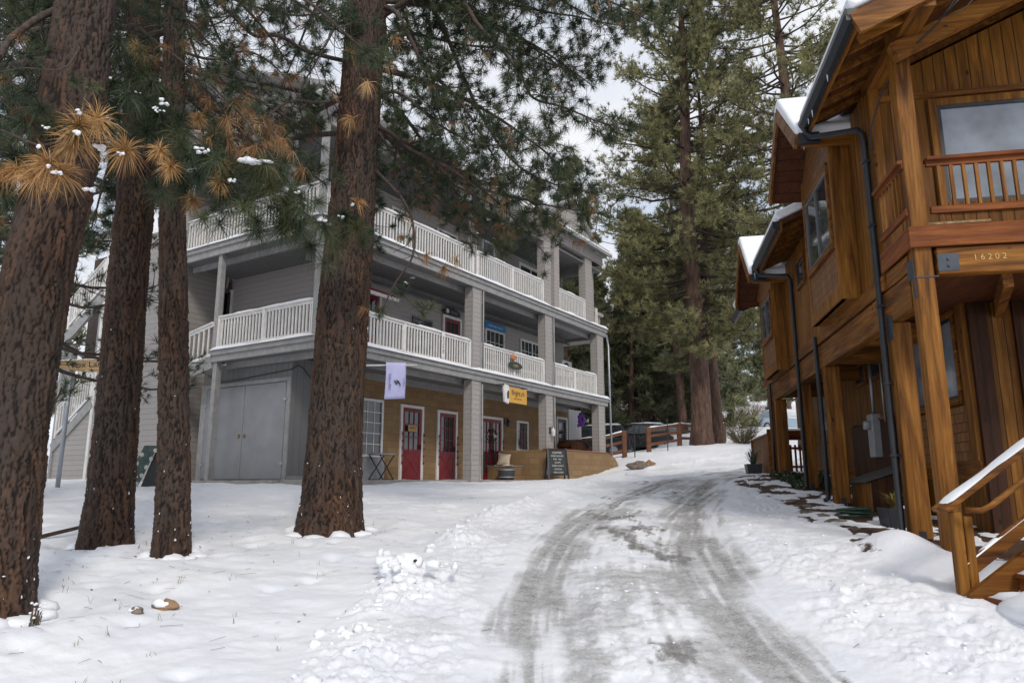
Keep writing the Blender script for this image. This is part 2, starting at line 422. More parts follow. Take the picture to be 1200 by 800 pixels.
def zg(x, y):
    x = np.asarray(x, float)/10; y = np.asarray(y, float)/10
    r = _W[_n]+_W[_n+1]*x+_W[_n+2]*y
    for i in range(_n): r = r+_W[i]*_U((x-_X[i, 0])**2+(y-_X[i, 1])**2)
    return r
def Z(x, y): return float(zg(x, y))

def polydist(x, y, pts):
    """distance, signed side (+ right of travel), length along"""
    best = np.full(x.shape, 1e9); side = np.zeros(x.shape); lon = np.zeros(x.shape); acc = 0
    for (ax, ay), (bx, by) in zip(pts[:-1], pts[1:]):
        dx, dy = bx-ax, by-ay; l = math.hypot(dx, dy)
        t = np.clip(((x-ax)*dx+(y-ay)*dy)/l**2, 0, 1)
        d = np.hypot(x-ax-t*dx, y-ay-t*dy); m = d < best
        cr = ((x-ax)*dy-(y-ay)*dx)/l
        best = np.where(m, d, best); side = np.where(m, np.sign(cr), side); lon = np.where(m, acc+t*l, lon); acc += l
    return best, side, lon
def smooth_line(pts, n=6):
    P = [np.array(p[:2], float) for p in pts]; out = []
    for i in range(len(P)-1):
        a = P[max(i-1, 0)]; b = P[i]; c = P[i+1]; d = P[min(i+2, len(P)-1)]
        for k in range(n):
            t = k/n
            out.append(tuple(.5*((2*b)+(-a+c)*t+(2*a-5*b+4*c-d)*t*t+(-a+3*b-3*c+d)*t**3)))
    out.append(tuple(P[-1])); return out
TL = smooth_line([(.3, -8), (.1, 0), (.08, 3), (.1, 4.6), (.14, 5.6), (.2, 6.6), (.44, 8.63), (.82, 10.3), (1.75, 13.12), (3.66, 17.43), (5.6, 21.8), (7.6, 25.4), (10.2, 27.2), (14, 28.3), (20, 29)])
TR = smooth_line([(2.1, -8), (1.9, 0), (1.85, 3), (1.88, 4.7), (1.9, 5.7), (1.95, 7.16), (2.1, 8.4), (2.55, 10.6), (3.5, 14.0), (5.05, 18), (6.7, 21.4), (8.5, 24.2), (10.8, 25.8), (14.4, 26.8), (20, 27.4)])
BERM = smooth_line([(-1.7, -8), (-1.5, 0), (-1.42, 3), (-1.37, 4.6), (-1.31, 5.85), (-1.2, 7.07), (-1.04, 8.27), (-.63, 10.86), (.4, 13.92), (2.2, 18.7), (4.4, 25.2), (5.2, 28.2), (8, 29.6), (13, 30.6), (20, 31.4)])
REDGE = smooth_line([(3.9, -8), (3.6, 0), (3.5, 5.0), (3.6, 7.3), (3.7, 8.0), (3.95, 9.2), (4.4, 10.8), (4.9, 12.6), (5.3, 14.5), (5.7, 17), (6.2, 19.5), (8.2, 21.6), (11, 23.5), (14, 24.5), (20, 25)])

ang = np.r_[np.linspace(-180, -44, 50, endpoint=False), np.linspace(-44, 44, 660, endpoint=False), np.linspace(44, 180, 51)]
rad = np.r_[np.geomspace(.4, 3.6, 50, endpoint=False), np.geomspace(3.6, 40, 470, endpoint=False), np.geomspace(40, 900, 110)]
A_, R_ = np.meshgrid(np.radians(ang), rad)
GX_ = R_*np.sin(A_); GY_ = R_*np.cos(A_)
GZ = zg(np.clip(GX_, -150, 150), np.clip(GY_, -80, 240))
dl, sl, lonl = polydist(GX_, GY_, TL); dr, sr, lonr = polydist(GX_, GY_, TR)
db, sb, lonb = polydist(GX_, GY_, BERM); de, se, lone = polydist(GX_, GY_, REDGE)
sdl, sdr, sdb, sde = dl*sl, dr*sr, db*sb, de*se
near = sstep(60, 30, R_)
x, y = GX_, GY_
# zones
inroad = sstep(-.15, .5, sdb)*sstep(.15, -.35, sde)
lawn = sstep(.1, -.6, sdb)
wob = (fbm(x*.9, y*.9, 3)-.5)
trk = np.maximum(sstep(.60, .05, dl+wob*.8), sstep(.78, .06, dr+wob*.8))
mid = sstep(0, .4, sdl)*sstep(0, .4, -sdr)
f1, f2, rv = cells(x*7+fbm(x*5, y*5, 8)*2, y*7, 21)
g1, g2, gv = cells(x*15+fbm(x*9, y*9, 9)*2, y*15, 33)
fh = fbm(x*11, y*11, 23, 5, .6)
lump = np.clip(rv*sstep(0, .16, f2-f1+(fh-.5)*.25)*.55+gv*sstep(0, .2, g2-g1+(fh-.5)*.2)*.3+(fh-.5)*.9+.08, 0, 1.2)
patchy = sstep(.36, .62, fbm(x*1.3, y*1.3, 41))
right_rough = sstep(.25, .9, sdr)*sstep(.6, 0, sde)
left_rough = sstep(-.35, .1, sdb)*sstep(-.2, -.7, sdl)
H = np.zeros_like(GZ)
H += near*lump*.05*np.clip(right_rough*(.4+.6*patchy)+left_rough*(.45+.55*patchy), 0, 1)
H += near*lump*.035*mid*patchy*(1-trk)
H += near*.016*(fbm(x*5, y*5, 61, 5)-.5)*2*inroad
# ploughed ridge along the lawn
bn = fbm(lonb*.9, sdb*1.2+9, 77)
H += near*np.exp(-((sdb-.18)/.3)**2)*(.03+.13*np.clip(bn-.32, 0, 1)*1.5*(.5+1.1*lump))
# ruts and tyre treads
H -= near*.035*trk
H += near*.006*trk*np.sin(sdl*62)*sstep(.45, .3, dl)*vnoise(lonl*1.2, sdl*2, 5)
H += near*.007*np.sin(sdr*58+1)*sstep(.55, .3, dr)*vnoise(lonr*1.2, sdr*2, 6)
# lawn: wind-smooth with dimples
H += near*lawn*((fbm(x*.55, y*.8, 91, 4)-.5)*.16+(fbm(x*2.6, y*3.6, 93, 4)-.5)*.05+(fbm(x*9, y*12, 95, 4)-.5)*.012)
dd, _, dv = cells(x*1.6+3, y*1.9, 55)
H -= near*lawn*np.clip(1-dd*3.6, 0, 1)**1.2*.045*(dv > .5)
# hills far away
H += sstep(60, 120, R_)*((fbm(x*.02, y*.02, 101)-.4)*6)
# footprints: right verge
q1, _, qv = cells(x*2.7, y*2.2, 66)
H -= near*right_rough*np.clip(1-q1*2.8, 0, 1)*.05*(qv > .45)
H += near*(.22*np.exp(-(((x-4.32)/.34)**2+((y-8.25)/.5)**2))+.12*np.exp(-(((x-4.5)/.4)**2+((y-7.4)/.35)**2)))
# lump of ploughed snow at the lawn edge
H += .10*np.exp(-(((x+1.08)/.3)**2+((y-7.6)/.4)**2))*(.6+.7*lump)
for tx, ty, tr in ((-4.05, 6.2, .36), (-5.05, 9.2, .42), (-3.95, 8.6, .3), (-2.58, 10.5, .5)):
    q = np.hypot(x-tx, y-ty); H += near*(.05*np.exp(-((q-tr*1.9)/.28)**2)-.05*sstep(tr*1.7, tr*1.0, q))
# attributes: how much of the surface is worn through to slush / wet road
streak = fbm(sdl*16, lonl*.7, 12, 4)*.6+fbm(sdr*11, lonr*.8, 14, 4)*.4
tread = .5+.5*np.sin(sdl*95)*np.sin(lonl*75+np.abs(sdl)*60)
tread2 = .5+.5*np.sin(sdr*95)*np.sin(lonr*70+np.abs(sdr)*60)
wear = .86*trk*(.22+.10*np.where(dl < dr, tread, tread2)*sstep(14, 7, R_)+.38*sstep(.38, .64, streak+.2*vnoise(x*2.4, y*2.4, 15)-.05)+.16*sstep(.45, .75, fbm(x*.8, y*.5, 19)))
pat = lambda cx, cy, rx, ry: np.exp(-(((x-cx)/rx)**2+((y-cy)/ry)**2))
pp = pat(1.35, 5.5, .6, .5)+pat(1.8, 9.4, .5, 2.0)+pat(1.5, 11.8, .75, 3.)*.9+pat(2.1, 5.0, .5, .5)*.7+pat(3.2, 16.2, .8, 3.5)*.7+pat(6.6, 23.6, 1.6, 3.)*.75
wear = np.maximum(wear, sstep(.5, 1.0, np.clip(pp, 0, 1)*.72+(fbm(x*3.4, y*2.0, 18, 6, .62)-.5)*1.7+(streak-.5)*.9)*sstep(.1, .45, pp)*.9)
wear = wear*(1-.75*sstep(.12, .3, H/0.1*(1-trk)))
slush = inroad*(.16+.62*sstep(.3, .8, mid)*sstep(.35, .7, fbm(x*2.2, y*1.3, 25, 5)+.3*(streak-.5))+.26*(1-patchy)*left_rough+.06*right_rough)
wear = np.clip(np.maximum(wear*inroad, slush*.55), 0, 1)*sstep(45, 28, R_*1.0)
# bare earth and stones along the foot of the cedar building
RF = Frame(4.608, 7.9, 0, R(90-10.9))
cx, sx_ = math.cos(RF.rz), math.sin(RF.rz)
lv = (x-RF.o.x)*cx+(y-RF.o.y)*sx_; lw = -(x-RF.o.x)*sx_+(y-RF.o.y)*cx
dzone = sstep(-.6, .6, lv)*sstep(11.2, 9.6, lv)*sstep(1.15, .5, lw+.55*(fbm(x*1.5, y*1.5, 31)-.5)+np.clip(lv-4.5, 0, 3)*-.09)*sstep(-6, -5, lw)
under = sstep(.15, -.15, lw)*sstep(-.6, .2, lv)*sstep(12, 10.5, lv)
dn = fbm(x*2.4, y*2.4, 37, 5)
dirt = np.clip(dzone*np.maximum(sstep(.41, .48, dn), under*sstep(.40, .46, dn+.02)), 0, 1)
dirt = dirt*(1-sstep(.05, .14, H)); H = H*(1-.4*dzone*(H < .05))+.03*dzone*(1-dirt)
H += near*.012*dirt*(fbm(x*14, y*14, 39)-.5)
# melt slope at the house fronts on the left stays flat
GZ = GZ+H
def HZ(px, py):
    """surface height including the snow relief, nearest sample"""
    a = math.degrees(math.atan2(px, py)); r = math.hypot(px, py)
    i = int(np.searchsorted(rad, r)); j = int(np.searchsorted(ang, a)); return float(GZ[min(i, len(rad)-1), min(j, len(ang)-1)])
nr, nc = GZ.shape
idx = np.arange(nr*nc).reshape(nr, nc)
Fq = np.stack([idx[:-1, :-1], idx[:-1, 1:], idx[1:, 1:], idx[1:, :-1]], -1).reshape(-1, 4)
isroad = ((sdb > .3) & (sde < -.25) & (R_ < 60) & (sdl > -.95) & (sdr < 1.05))
fr_ = isroad[:-1, :-1].ravel()
VV = np.stack([GX_, GY_, GZ], -1).reshape(-1, 3)
s = NT('snowy_ground'); v = s.co()
nf = s.noise(v, 38, 6, .7); nm = s.noise(v, 9, 6, .62); nl = s.noise(v, 1.1, 4)
snowc = s.ramp(nl, [(.3, (.79, .81, .86)), (.7, (.86, .865, .885))])
snowc = s.mix(s.ramp(nm, [(.35, .22), (.6, 0.)]), snowc, (.68, .69, .73))
we = s.attr('wear')
nh = s.noise(v, 90, 5, .75); wv = s.math('ADD', s.math('ADD', we, s.math('MULTIPLY', s.math('SUBTRACT', nm, .5), s.math('MULTIPLY', we, 1.5))), s.math('MULTIPLY', s.math('SUBTRACT', nh, .5), s.math('MULTIPLY', we, 1.6)))
slc = s.ramp(nf, [(.3, (.40, .40, .40)), (.7, (.62, .62, .62))])
rdc = s.ramp(nf, [(.35, (.16, .15, .14)), (.7, (.34, .33, .315))])
c = s.mix(s.ramp(wv, [(.16, 0.), (.40, 1.)]), snowc, slc)
c = s.mix(s.ramp(wv, [(.42, 0.), (.9, .9)]), c, rdc)
dt = s.attr('dirt')
dirtc = s.ramp(nf, [(.3, (.035, .020, .012)), (.55, (.085, .048, .028)), (.75, (.16, .10, .065))])
c = s.mix(s.ramp(s.math('ADD', dt, s.math('MULTIPLY', s.math('SUBTRACT', nm, .5), .8)), [(.42, 0.), (.56, 1.)]), c, dirtc)
fd = s.noise(v, 4.5, 8, .8); c = s.mix(s.ramp(fd, [(.70, 0.), (.74, .6)]), c, (.22, .15, .10))
s.bump(s.math('ADD', s.math('MULTIPLY', nm, 1.0), s.math('MULTIPLY', nf, .55)), .35, .03)
ro = s.ramp(wv, [(.2, .62), (.5, .30), (.95, .14)])
GROUND = s.fin(c, ro, spec=.35)
attrs = {'wear': wear.ravel(), 'dirt': dirt.ravel()}
def sub(name, mask):
    F = Fq[mask]; used = np.unique(F); remap = np.full(len(VV), -1); remap[used] = np.arange(len(used))
    o = np_mesh(name, VV[used], remap[F], GROUND, attrs={k: a[used] for k, a in attrs.items()}, smooth=True)
    props(o, kind='structure'); return o
sub('ground', ~fr_); sub('road', fr_)
# close the small hole under the camera
hz = [tuple(VV[idx[0, j]]) for j in range(0, nc-1, 6)]
m = MB(); m.add(hz+[(0, 0, float(GZ[0, 0]))], [(i, (i+1) % len(hz), len(hz)) for i in range(len(hz))][::-1]); props(m.build('ground_fill', SNOW), kind='structure')

# ---------------------------------------------------------------- the grey three-storey building
LF = Frame(-4.685, 16.737, 0, R(57.4))
inn = thing('shop_building', 'three-storey grey clapboard building with white railed balconies over tan block shopfronts', 'building', LF)
F2, F3, CE = 3.38, 6.40, 8.95
m = MB(); m.box(1.9, 16.2, 1.9, 9.3, -.4, 3.1); m.build('ground_floor_wall', TAN, inn)
m = MB(); m.box(1.9, 15.9, 1.905, 9.3, 3.36, 9.2); m.build('upper_wall', GREY, inn)
m = MB(); m.box(1.84, 2.02, 6.0, 6.1, F2, 9.0); m.box(1.84, 1.9, 1.84, 2.02, F2, 9.0); m.build('corner_board', DKGREY, inn)
# paving slab edge along the shopfronts
m = MB(); m.box(.2, 16.2, .1, 1.9, -.4, .03); m.box(-.02, 1.9, 1.2, 12, -.4, .02); m.build('porch_slab', plain('concrete', (.30, .28, .26), .85, var=.2, nscale=3, bump=.3), inn)
# decks (boards underneath seen as soffits)
for z0, z1, yl in ((3.13, 3.36, 3.9), (6.12, 6.37, 5.8)):
    m = MB(); m.prism([(.02, .02), (16.1, .02), (16.1, 1.9), (1.9, 1.9), (1.9, yl), (.02, yl)], z0, z1, 'z'); m.build('deck', SOFFIT, inn)
    m = MB(); m.box(-.05, 16.16, -.05, .02, z0-.04, z1+.02); m.box(-.05, .02, .02, yl, z0-.04, z1+.02); m.box(-.1, 16.2, -.1, -.05, z1-.1, z1+.03)
    m.box(-.1, -.05, -.05, yl, z1-.1, z1+.03); m.box(16.1, 16.16, .02, 1.9, z0-.04, z1+.02)
    m.build('fascia', TRIM, inn, bevel=.006)
    m = MB(); m.box(.5, 16.0, .42, .5, z0-.16, z0); m.box(.42, .5, .5, yl, z0-.16, z0); m.box(1.2, 16, 1.82, 1.9, z0-.2, z0); m.build('beam', TRIM, inn)
    m = MB(); m.snow((-.1, -.075, z1+.03), (16.2, -.075, z1+.03), .17, .12, seed=3); m.snow((-.075, -.05, z1+.03), (-.075, yl, z1+.03), .15, .09, seed=5); m.build('snow_ledge', SNOW, inn, True)
# porch ceiling of the top floor, eave band
m = MB(); m.box(.05, 16.0, .05, 1.9, CE, CE+.08); m.box(.05, 1.9, 1.9, 9.2, CE, CE+.08); m.build('porch_ceiling', SOFFIT, inn)
m = MB(); m.box(-.02, 10.9, -.02, .06, CE-.03, 9.5); m.box(-.02, .06, .06, 9.2, CE-.03, 9.22); m.box(15.1, 16.05, -.02, .06, CE+.3, 9.6); m.box(15.98, 16.05, .06, 3.0, CE+.3, 9.6)
m.build('eave_band', GREY, inn)
m = MB(); m.box(-.42, 10.9, -.4, -.02, 9.5, 9.56); m.box(-.42, 10.9, -.47, -.4, 9.47, 9.62); m.build('gutter', WHITE, inn)
# main roof and its gable end
ridge = (4.6, 11.75)
def roofslab(t0, t1, mat, nm):
    m = MB(); m.prism([(-.45, 9.56+t0), (ridge[0], ridge[1]+t0), (9.7, 9.56+t0), (9.7, 9.56+t1), (ridge[0], ridge[1]+t1), (-.45, 9.56+t1)], -.42, 16.15, 'x'); return m.build(nm, mat, inn)
roofslab(0, .13, TRIM, 'roof'); m = MB(); m.prism([(-.42, 9.7), (ridge[0], ridge[1]+.14), (9.6, 9.7), (9.6, 9.78), (ridge[0], ridge[1]+.24), (-.42, 9.78)], -.4, 16.1, 'x'); m.build('roof_snow', SNOW, inn)
m = MB(); m.prism([(0.0, 9.0), (9.3, 9.0), (9.3, 9.5), (ridge[0], ridge[1]-.05), (0, 9.55)], .1, .3, 'x'); m.build('gable_wall', GREY, inn)
# front gable on the right
GX0, GX1 = 10.95, 15.05; GM = (GX0+GX1)/2
m = MB(); m.prism([(GX0, 9.22), (GX1, 9.22), (GX1, 10.0), (GM, 11.15), (GX0, 10.0)], -.06, .5, 'y'); m.prism([(GX0+.01, 9.25), (GX1-.01, 9.25), (GX1-.01, 10.0), (GM, 11.14), (GX0+.01, 10.0)], .5, 5, 'y'); m.build('front_gable', GREY, inn)
m = MB()
for sx in (-1, 1): m.bar((GM, -.12, 11.24), (GM+sx*2.25, -.12, 9.97), .14, .16); m.bar((GM, 2.6, 11.28), (GM+sx*2.25, 2.6, 10.01), 5.3, .05)
m.build('gable_roof', TRIM, inn)
m = MB(); m.box(GX1, 16.15, -.18, 1.2, 9.6, 9.85); m.box(GX1, 16.25, -.28, 1.3, 9.85, 9.93); m.build('cornice', TRIM, inn)
# clad columns
for z0, z1 in ((-.05, 3.1), (3.4, 6.1)):
    for x0, x1 in ((6.35, 6.85), (10.95, 11.5), (15.3, 15.92)):
        m = MB(); m.box(x0+.03, x1-.01, .0, .31, z0, z1); c = m.build('column', GREY, inn)
        m = MB(); m.box(x0+.015, x0+.06, -.014, .02, z0, z1-.002); m.build('corner_trim', TRIM, c); m = MB(); m.box(x1-.04, x1+.005, -.014, .02, z0, z1-.002); m.build('corner_trim', TRIM, c)
for x0, x1, y0, z1 in ((10.95, 11.45, 0., 9.2), (11.72, 12.12, 0., 9.2), (14.38, 15.0, 0., 9.2), (15.2, 15.85, .35, 9.2), (6.45, 6.65, .05, CE)):
    m = MB(); m.box(x0, x1, y0, y0+.31 if x1-x0 > .3 else y0+.2, 6.42, z1); m.build('column', GREY, inn)
m = MB(); m.box(11.45, 11.72, .15, .4, 6.42, 9.2); m.build('recessed_panel', GREY, inn)
for x0, x1, y0, y1, z0, z1 in ((0, .15, 3.85, 4.0, 3.4, 6.1), (0, .15, 0, .15, 3.4, 6.1), (0, .15, 0, .15, 6.4, CE), (0, .15, 1.2, 1.35, 6.4, CE), (0, .15, 5.6, 5.75, 6.4, CE), (0, .16, 3.72, 3.88, -.05, 3.1), (1.55, 1.66, .05, .14, -.05, 3.1)):
    m = MB(); m.box(x0, x1, y0, y1, z0, z1); m.build('post', TRIM, inn, bevel=.006)

def railing(p, q, zf, zf2=None, mids=0, parent=inn, h=.97, ends=True, dx=.125):
    """white balustrade from p to q (xy), floor height zf (zf2 at the far end)"""
    zf2 = zf if zf2 is None else zf2
    P, Q = Vector((*p, zf)), Vector((*q, zf2)); L_ = (Q-P).length; up = Vector((0, 0, 1))
    m = MB(); n = max(2, int(L_/dx))
    for i in range(1, n):
        t = i/n; c = P.lerp(Q, t); m.bar(c+up*.14, c+up*(h-.06), .036, .036, up=(Q-P).normalized())
    m.bar(P+up*.12, Q+up*.12, .05, .08)
    b = m.build('railing', WHITE, parent)
    m = MB(); m.bar(P+up*(h-.02), Q+up*(h-.02), .13, .035); m.bar(P+up*(h-.075), Q+up*(h-.075), .045, .08); m.build('handrail', WHITE, b)
    for t in ([0, 1] if ends else [])+[(i+1)/(mids+1) for i in range(mids)]:
        m = MB(); c = P.lerp(Q, t); m.bar(c-up*.02, c+up*(h-.01), .09, .09, up=(Q-P).normalized()); m.build('railing_post', WHITE, b)
    m = MB(); m.snow(P+up*h, Q+up*h, .11, .045, seed=int(L_*31), gap=.45); m.build('snow', SNOW, b, True)
    return b
for x0, x1, k in ((.16, 6.32, 1), (6.88, 10.92, 1), (11.53, 15.27, 1)): railing((x0, .07), (x1, .07), F2, mids=k)
railing((.07, .16), (.07, 3.82), F2, mids=1)
for x0, x1, k in ((.16, 3.3, 0), (3.3, 6.43, 0), (6.67, 10.92, 1), (12.15, 14.36, 0)): railing((x0, .07), (x1, .07), F3, mids=k)
railing((.07, .16), (.07, 3.0), F3, mids=0); railing((.07, 3.0), (.07, 5.7), F3)
railing((15.95, .3), (15.95, 1.85), F3); railing((15.98, .5), (15.98, 1.85), F2)

# doors and windows
def fb(m, face, a0, a1, d0, d1, z0, z1):
    if face == 'F': m.box(a0, a1, 1.9-d1, 1.9-d0, z0, z1)
    else: m.box(1.9-d1, 1.9-d0, a0, a1, z0, z1)
def window(face, a0, a1, z0, z1, nx=2, nz=3, fw=.075, fm=WHITE, gm=GLASS, parent=inn, muntin=WHITE, split=False):
    m = MB()
    fb(m, face, a0-fw, a0, 0, .06, z0-fw, z1+fw); fb(m, face, a1, a1+fw, 0, .06, z0-fw, z1+fw)
    fb(m, face, a0, a1, 0, .06, z1, z1+fw); fb(m, face, a0-.02, a1+.02, .003, .09, z0-fw, z0)
    w = m.build('window', fm, parent, bevel=.004)
    m = MB(); fb(m, face, a0, a1, 0, .018, z0, z1); m.build('pane', gm, w)
    m = MB()
    for i in range(1, nx): a = a0+(a1-a0)*i/nx; fb(m, face, a-.011, a+.011, .018, .034, z0, z1)
    for i in range(1, nz): z = z0+(z1-z0)*i/nz; fb(m, face, a0, a1, .018, .032, z-.011, z+.011)
    if split: a = (a0+a1)/2; fb(m, face, a-.03, a+.03, .018, .045, z0, z1)
    if m.v: m.build('muntin', muntin, w)
    return w
def door(face, a0, a1, z0, z1, leaves=1, glass=(.42, .97), cols=3, rows=3, fw=.09, leaf=RED, cross=True, label=None):
    m = MB()
    fb(m, face, a0-fw, a0, 0, .07, z0, z1+fw); fb(m, face, a1, a1+fw, 0, .07, z0, z1+fw); fb(m, face, a0, a1, 0, .07, z1, z1+fw)
    d = m.build('door', WHITE, inn, bevel=.005, label=label)
    wl = (a1-a0)/leaves
    for k in range(leaves):
        b0, b1 = a0+k*wl+.006, a0+(k+1)*wl-.006; g0 = z0+(z1-z0)*glass[0]; g1 = z0+(z1-z0)*glass[1]-.05; s_ = .11 if leaves == 1 else .09
        m = MB(); fb(m, face, b0, b0+s_, 0, .04, z0, z1); fb(m, face, b1-s_, b1, 0, .04, z0, z1); fb(m, face, b0+s_, b1-s_, 0, .04, g1, z1); fb(m, face, b0+s_, b1-s_, 0, .03, z0, g0)
        fb(m, face, b0+s_, b1-s_, .03, .04, g0-.1, g0); fb(m, face, b0+s_, b1-s_, .03, .04, z0, z0+.16)
        if cross and leaves == 1:
            for (u0, w0), (u1, w1) in (((b0+s_, z0+.16), (b1-s_, g0-.1)), ((b1-s_, z0+.16), (b0+s_, g0-.1))):
                p = (u0, 1.9-.034, w0) if face == 'F' else (1.9-.034, u0, w0); q = (u1, 1.9-.034, w1) if face == 'F' else (1.9-.034, u1, w1)
                m.bar(p, q, .012, .07)
        lf = m.build('leaf', leaf, d)
        m = MB(); fb(m, face, b0+s_, b1-s_, 0, .012, g0, g1); m.build('pane', GLASS, lf)
        m = MB(); c_ = cols if leaves == 1 else 2
        for i in range(1, c_): a = b0+s_+(b1-b0-2*s_)*i/c_; fb(m, face, a-.012, a+.012, .012, .035, g0, g1)
        for i in range(1, rows): z = g0+(g1-g0)*i/rows; fb(m, face, b0+s_, b1-s_, .012, .033, z-.012, z+.012)
        m.build('muntin', leaf, lf)
        m = MB(); hx = b1-.06 if k == 0 else b0+.06; fb(m, face, hx-.015, hx+.015, .04, .09, z0+.95, z0+1.1); m.build('handle', BLACK, lf)
    return d
door('F', 5.32, 6.24, .03, 2.25, label='red half-glazed door with a small pale card on the glass'); door('F', 7.14, 8.04, .03, 2.22, label='red half-glazed door beside the wide clad column')
door('F', 9.62, 10.86, .03, 2.22, 2, (.12, .97), 2, 5, label='red double door hung with a wreath')
door('F', 15.2, 15.95, .3, 2.6, 1, (.3, .97), 1, 4, leaf=plain('green_black_paint', (.02, .03, .028), .4), cross=False)
window('F', 3.2, 4.38, .75, 2.3, 4, 5); window('F', 12.02, 12.72, 1.2, 2.22, 3, 3, muntin=RED); 
door('F', 7.32, 8.2, F2, 5.5, glass=(.4, .97)); door('F', 3.3, 4.1, F2, 5.5, glass=(.4, .97))
window('F', 5.75, 6.6, 4.25, 5.15, 2, 2, fm=DKGREY, muntin=DKGREY); window('F', 9.85, 11.0, 4.3, 5.5, 4, 3); window('F', 12.3, 14.0, 4.35, 5.5, 6, 3, split=True)
window('F', 9.6, 10.3, 7.5, 9.0-.12, 1, 2, gm=GLASSL); window('F', 12.25, 13.9, 7.35, 8.62, 2, 1, fw=.12, split=True); window('F', 6.9, 7.9, 6.45, 8.5, 1, 1, gm=GLASS)
window('F', 4.6, 5.4, 7.3, 8.5, 2, 2); window('L', 5.95, 7.55, F2+.1, 5.75, 2, 1, fw=.06, split=True); window('L', 3.0, 4.6, F3+.1, 8.5, 2, 1, fw=.06, split=True)
# recessed ceiling lamps, cable along the soffit
lampm = plain('lamp_glass', (.75, .75, .73), .3, var=.03)
for z, xs in ((3.09, (2.2, 7.9, 12.4)), (6.08, (2.2, 4.6, 8.3, 12.6)), (CE-.03, (8.2, 13.2))):
    for x_ in xs: m = MB(); m.lathe([(.09, 0), (.09, .02), (.05, .04)], (x_, 1.0, z)); m.build('ceiling_light', lampm, inn, True)
m = MB(); m.box(2.0, 15.9, 1.6, 1.68, 5.86, 5.93); m.build('conduit', DKGREY, inn)
# store cupboard under the left deck
m = MB(); m.box(.6, 3.0, 1.45, 5.1, -.05, 3.1); cl = m.build('store_room', GREYV, inn)
for y0, y1, hy in ((1.6, 3.2, 3.1), (3.22, 4.85, 3.32)):
    m = MB(); m.box(.555, .6, y0, y1, .04, 2.48); d = m.build('door', plain('flat_grey_door', (.235, .24, .255), .5, var=.12, nscale=2), cl, bevel=.008)
    m = MB(); m.box(.53, .56, hy-.03, hy+.03, 1.1, 1.2); m.build('handle', plain('brass', (.25, .15, .06), .4, .6), d)
    for z in (.4, 2.0): m = MB(); m.box(.535, .557, (y0 if y0 < 2 else y1)-.06, (y0 if y0 < 2 else y1)+.06, z, z+.06); m.build('hinge', STEEL, d)
m = MB(); m.box(.565, .605, 1.45, 5.1, 2.5, 2.6); m.box(.565, .605, 1.45, 1.58, 0, 2.5); m.box(.565, .605, 4.87, 5.1, 0, 2.5); m.box(.6, 3, 1.41, 1.45, 0, .12); m.build('door_trim', TRIM, cl)
m = MB(); m.tube([(.57, 4.9, 2.9), (.55, 4.2, 2.65), (.55, 3.3, 2.68), (.55, 2.2, 2.74), (.55, 1.42, 2.78), (.75, 1.4, 2.9), (.9, 1.39, 2.85), (1.2, 1.39, 2.6)], .014, 6); m.build('cable', BLACK, cl)
# stair tower at the left end
m = MB(); m.box(.0, 1.6, 5.9, 9.75, -.2, 7.35); tw = m.build('stair_tower', GREY, inn)
m = MB(); m.box(-.02, .03, 9.66, 9.8, -.2, 7.4); m.box(-.02, .03, 5.88, 6.0, -.2, 7.4); m.build('corner_board', WHITE, tw)
m = MB(); m.box(.9, 1.0, 9.75, 12.4, -.3, 7.6); m.build('stair_back_wall', plain('brown_shingle', (.045, .028, .02), .8, var=.4), inn)
m = MB(); m.prism([(9.75, -.3), (11.9, -.3), (11.9, .95), (9.75, 2.25)], .02, .1, 'x'); m.build('stair_side_wall', GREY, inn)
for a_, b_, h_ in (((0, 9.75, 2.35), (0, 11.9, 1.02), .3), ((.95, 9.75, 2.35), (.95, 11.9, 1.02), .3), ((0, 9.75, 5.75), (0, 11.95, 4.5), .36)): m = MB(); m.bar(a_, b_, .08, h_); m.build('stringer', TRIM, inn)
m = MB()
for i in range(9): t = (i+.5)/9; m.box(.04, .9, 9.75+2.15*t-.13, 9.75+2.15*t+.13, 2.45-1.33*t-.02, 2.45-1.33*t+.02)
m.build('treads', TRIM, inn)
railing((0, 9.82), (0, 11.75), 2.52, 1.35, dx=.16, h=1.0); railing((0, 9.82), (0, 11.75), 5.98, 4.9, dx=.16, h=1.0)
railing((0, 3.95), (0, 5.85), 3.2, 2.88, dx=.2, h=1.0, ends=False)
m = MB(); m.bar((0, 3.9, 3.1), (0, 5.9, 2.72), .1, .34); m.build('sloping_fascia', TRIM, inn)
m = MB(); m.box(-.03, .1, 11.8, 11.93, -.3, 4.6); m.box(-.02, .09, 9.8, 9.9, 2.4, 5.7); m.box(.1, .3, 11.6, 11.9, 1.2, 4.4); m.build('stair_post', TRIM, inn)
# right end: stub parapet, downpipe, boarded panel
m = MB(); m.box(15.96, 16.75, .5, 4, 6.45, 7.15); m.box(16.1, 16.9, .4, 4, 7.15, 7.3); m.box(15.96, 16.7, .6, 4.0, 6.0, 6.38); m.build('side_parapet', GREY, inn)
m = MB(); m.tube([(16.75, .2, 6.3), (16.6, .1, 6.0), (16.35, -.05, 5.7), (16.42, -.05, .55)], .045, 8); m.build('downpipe', STEEL, inn, True)
m = MB(); m.tube([(6.9, -.03, 3.0), (6.93, -.03, .05)], .03, 6); m.tube([(11.58, -.03, 3.05), (11.58, -.03, 1.1)], .03, 6); m.tube([(6.93, -.03, 6.05), (6.93, -.03, 3.5)], .028, 6); m.tube([(11.58, -.03, 6.05), (11.58, -.03, 3.5)], .028, 6); m.build('downpipe', TRIM, inn, True)
m = MB(); m.box(16.3, 17.5, 1.92, 1.98, 1.75, 3.1); m.build('boarded_panel', siding('pale_boards', (.42, .42, .43), .14, True), inn)

